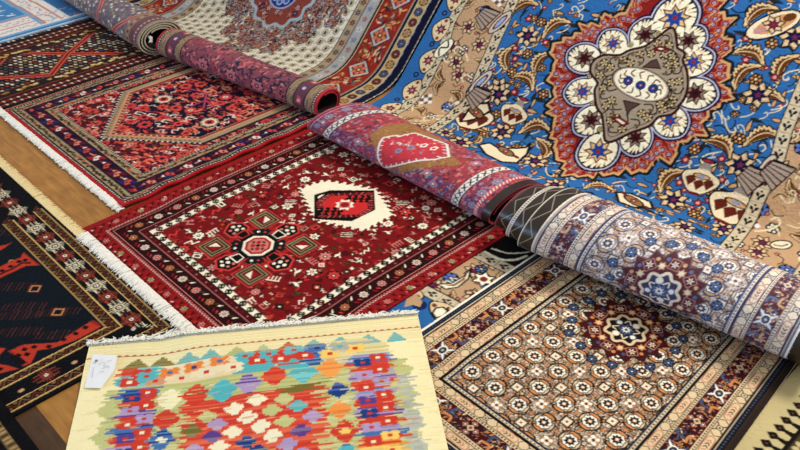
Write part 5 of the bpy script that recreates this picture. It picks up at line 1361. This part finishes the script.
# rose and navy rug
t = rug('tribal_rug', (-2.79, 1.3, 0), 'coral and navy rug with white fringe and a red hem lying on the bare floor')
sheet('pile', design_D(), S_D, t, M_PILE, .007, (170, 14, 28), (100, 60, 60))
o = sheet('rolled_end', design_RD(), R_D, t, M_BACK, .006, (176, 16, 32), (40, 16, 20), flip=FLIP)
o['label'] = 'faded purple and pink woven back of the rolled end with red rims'
fringe('fringe', [(-3.29, .947), (-2.305, .947)], (0, -1), .027, t, M_FR_W, .005, 900, w=.0050, jit=.10, var=.16)
# red rug
t = rug('tribal_rug', (-1.81, 1.25, 0), 'red rug with a cream hooked medallion and an eight armed star beside it')
sheet('pile', design_C(), S_C, t, M_PILE, .006, (120, 14, 22), (120, 50, 50))
o = sheet('rolled_end', design_RC(), R_C, t, M_BACK, .0065, (170, 80, 88), (60, 20, 26), flip=FLIP)
ST = sheet('edge_strip', design_strip(R_C, R_C.L-.031, R_C.L, False), R_C, t, M_STRIP, .0072, (190, 74, 84), (50, 36, 30), relief=.0001, flip=FLIP); ST['label'] = 'glossy brown tape with a pink rim'
o['label'] = 'pastel pink woven back of the rolled end with an ochre zone and cream stripes'
fringe('fringe', [(-2.262, .793), (-1.40, .793)], (0, -1), .034, t, M_FR_W, .0085, 900, w=.0050, jit=.10, var=.24)
# dark rug
t = rug('tribal_rug', (-2.2, .5, 0), 'black and dark teal rug with orange bars and gold guard stripes at the left')
sheet('pile', design_B(), S_B, t, M_PILE, .006, (14, 10, 12), (50, 40, 40))
fringe('fringe', [(-2.95, .758), (-2.245, .758)], (0, 1), .032, t, M_FR_C, .0035, 640, w=.0050, jit=.06, var=.12)
# dark corner rug
t = rug('tribal_rug', (-1.66, .16, 0), 'dark red rug with a beige dashed stripe in the bottom left corner')
sheet('pile', design_Q(), S_Q, t, M_PILE, .006, (14, 10, 12), (50, 40, 40))
# fine rug
t = rug('persian_rug', (-.8, 1.35, 0), 'fine beige rug covered in small flowers with a maroon medallion and a rolled far end')
sheet('pile', design_K(), S_K, t, M_PILE, .006, (226, 214, 190), (120, 100, 90), relief=.0006)
o = sheet('rolled_end', design_RK(), R_K, t, M_BACK, .0065, (60, 46, 38), (60, 46, 40), flip=FLIP)
for a, b, k in ((0, .047, True), (.796, R_K.L, False)):
    ST = sheet('edge_strip', design_strip(R_K, a, b, k), R_K, t, M_STRIP, .0072, (206, 196, 176), (50, 36, 30), relief=.0001, flip=FLIP); ST['label'] = 'glossy dark brown tape with zigzag stitching' if k else 'glossy dark brown tape'
o['label'] = 'pale woven back of the rolled end with dark brown sewn edge strips'
# corner rug
t = rug('wool_rug', (-.1, 1.6, 0), 'rug with a cream border of black diamonds in the bottom right corner')
sheet('pile', design_P(), S_P, t, M_PILE, .006, (190, 170, 120), (80, 70, 60))
# kilim
t = rug('kilim_rug', (-1.2, .45, 0), 'bright cream kilim with red, turquoise and orange stepped diamonds at the front')
sheet('woven_field', design_N(), S_N, t, M_FLAT, .0035, (232, 214, 150), (220, 200, 150), relief=.0004)
p0, p1 = S_N.at(np.array(.0), np.array(.001)), S_N.at(np.array(.894), np.array(.001))
fringe('fringe', [p0[:2], p1[:2]], (-math.sin(KA), math.cos(KA)), .017, t, M_FR_K, .0045, 560, w=.0062, jit=.35, var=.5, clump=22, curl=.3, zf=lambda X, Y: float(S_N.zf(np.array(X), np.array(Y))))
# ------------------------------------------------------------------ paper price tag pinned to the kilim
def price_tag(parent):
    uv = [S_N.inv(x, y) for x, y in Z(60, 330, 8)((268, 205), (465, 222), (440, 335), (330, 470), (195, 465))]
    n = len(uv); V = []
    for z in (.0052, .0060):
        for i, (u, v) in enumerate(uv):
            p = S_N.at(np.array(u), np.array(v)); lift = (0, .004, .006, .004, .001)[i]
            V.append((p[0], p[1], p[2]+z+lift))
    F = [np.array([[i, (i+1) % n, n+(i+1) % n, n+i] for i in range(n)])]
    me = bpy.data.meshes.new('price_tag'); org = np.array(parent.location)
    me.from_pydata([tuple(np.array(v)-org) for v in V], [], [list(range(n))[::-1], list(range(n, 2*n))]+[list(f) for f in F[0]])
    me.materials.append(plain('white_card', (236, 234, 232), .6, .3, .02, 40.)); o = bpy.data.objects.new('price_tag', me); COL.objects.link(o); o.parent = parent
    o['label'] = 'white card price tag with faint handwriting'
    # faint pencil marks and the steel pin, on the card
    def on(x, y, z=.0112):
        u, v = S_N.inv(*Z(60, 330, 8)((x, y))[0]); p = S_N.at(np.array(u), np.array(v)); return (p[0], p[1], p[2]+z)
    MP = plain('pencil', (168, 170, 178), .8, .1)
    V, Fq = [], []
    for poly in (((318, 300), (345, 280), (370, 285), (352, 310), (380, 300)), ((340, 330), (366, 318), (388, 306), (402, 316)), ((262, 400), (268, 360), (280, 320)), ((385, 275), (400, 262), (420, 265)), ((318, 355), (340, 345), (358, 350))):
        for a, b in zip(poly[:-1], poly[1:]):
            A, B = np.array(on(*a)), np.array(on(*b)); d = B-A; s = np.array([-d[1], d[0], 0]); s = s/np.linalg.norm(s)*.0006; k = len(V)
            V += [A-s, B-s, B+s, A+s]; Fq.append((k, k+1, k+2, k+3))
    w = link_mesh('handwriting', V, [np.array(Fq)], MP, parent, None, False)
    w.parent = o
    c0 = np.array(on(297, 268, .0100)); V, F3 = [], []
    for i in range(10):
        a = i*.6283; V.append(c0+np.array([.0042*math.cos(a), .0042*math.sin(a), 0]))
    for i in range(10):
        a = i*.6283; V.append(c0+np.array([.0030*math.cos(a), .0030*math.sin(a), .0024]))
    F4 = [(i, (i+1) % 10, 10+(i+1) % 10, 10+i) for i in range(10)]; V.append(c0+np.array([0, 0, .0032])); F3 = [(10+i, 10+(i+1) % 10, 20) for i in range(10)]
    pn = link_mesh('pin', V, [np.array(F4), np.array(F3)], plain('steel', (120, 122, 126), .35, .5), parent); pn.parent = o
price_tag(bpy.data.objects['kilim_rug'])
# ------------------------------------------------------------------ light: windows all round, a bright warm skylight behind
sc = bpy.context.scene
w = bpy.data.worlds.new('room_light'); sc.world = w; w.use_nodes = True; nt = w.node_tree; N = nt.nodes; L = nt.links
bg = N['Background']; tc = N.new('ShaderNodeTexCoord'); sp = N.new('ShaderNodeSeparateXYZ'); L.new(tc.outputs['Generated'], sp.inputs[0])
cr = N.new('ShaderNodeValToRGB'); e = cr.color_ramp.elements
e[0].position = .0; e[0].color = (.50, .68, 1.0, 1); e[1].position = 1.0; e[1].color = (1.0, .95, .86, 1)
x = cr.color_ramp.elements.new(.45); x.color = (.85, .90, 1.0, 1)
L.new(sp.outputs[2], cr.inputs[0]); L.new(cr.outputs[0], bg.inputs['Color']); bg.inputs['Strength'].default_value = .60
def area(name, loc, target, size, power, col):
    d = bpy.data.lights.new(name, 'AREA'); d.shape = 'RECTANGLE'; d.size, d.size_y = size; d.energy = power; d.color = col
    o = bpy.data.objects.new(name, d); COL.objects.link(o); o.location = loc
    from mathutils import Vector
    v = Vector(target)-Vector(loc); o.rotation_euler = v.to_track_quat('-Z', 'Y').to_euler(); return o
area('skylight', (-.5, 3.8, 3.3), (-1.4, 1.2, 0), (1.2, 1.2), 138, (1, .95, .86))
area('window_light', (-2.4, -1.5, .55), (-1.2, 1.9, .08), (1.8, .6), 34, (.48, .70, 1))
vs = sc.view_settings; sc.display_settings.display_device = 'sRGB'; vs.view_transform = 'Standard'; vs.look = 'None'; vs.gamma = 1; vs.use_curve_mapping = False; vs.exposure = 0.0
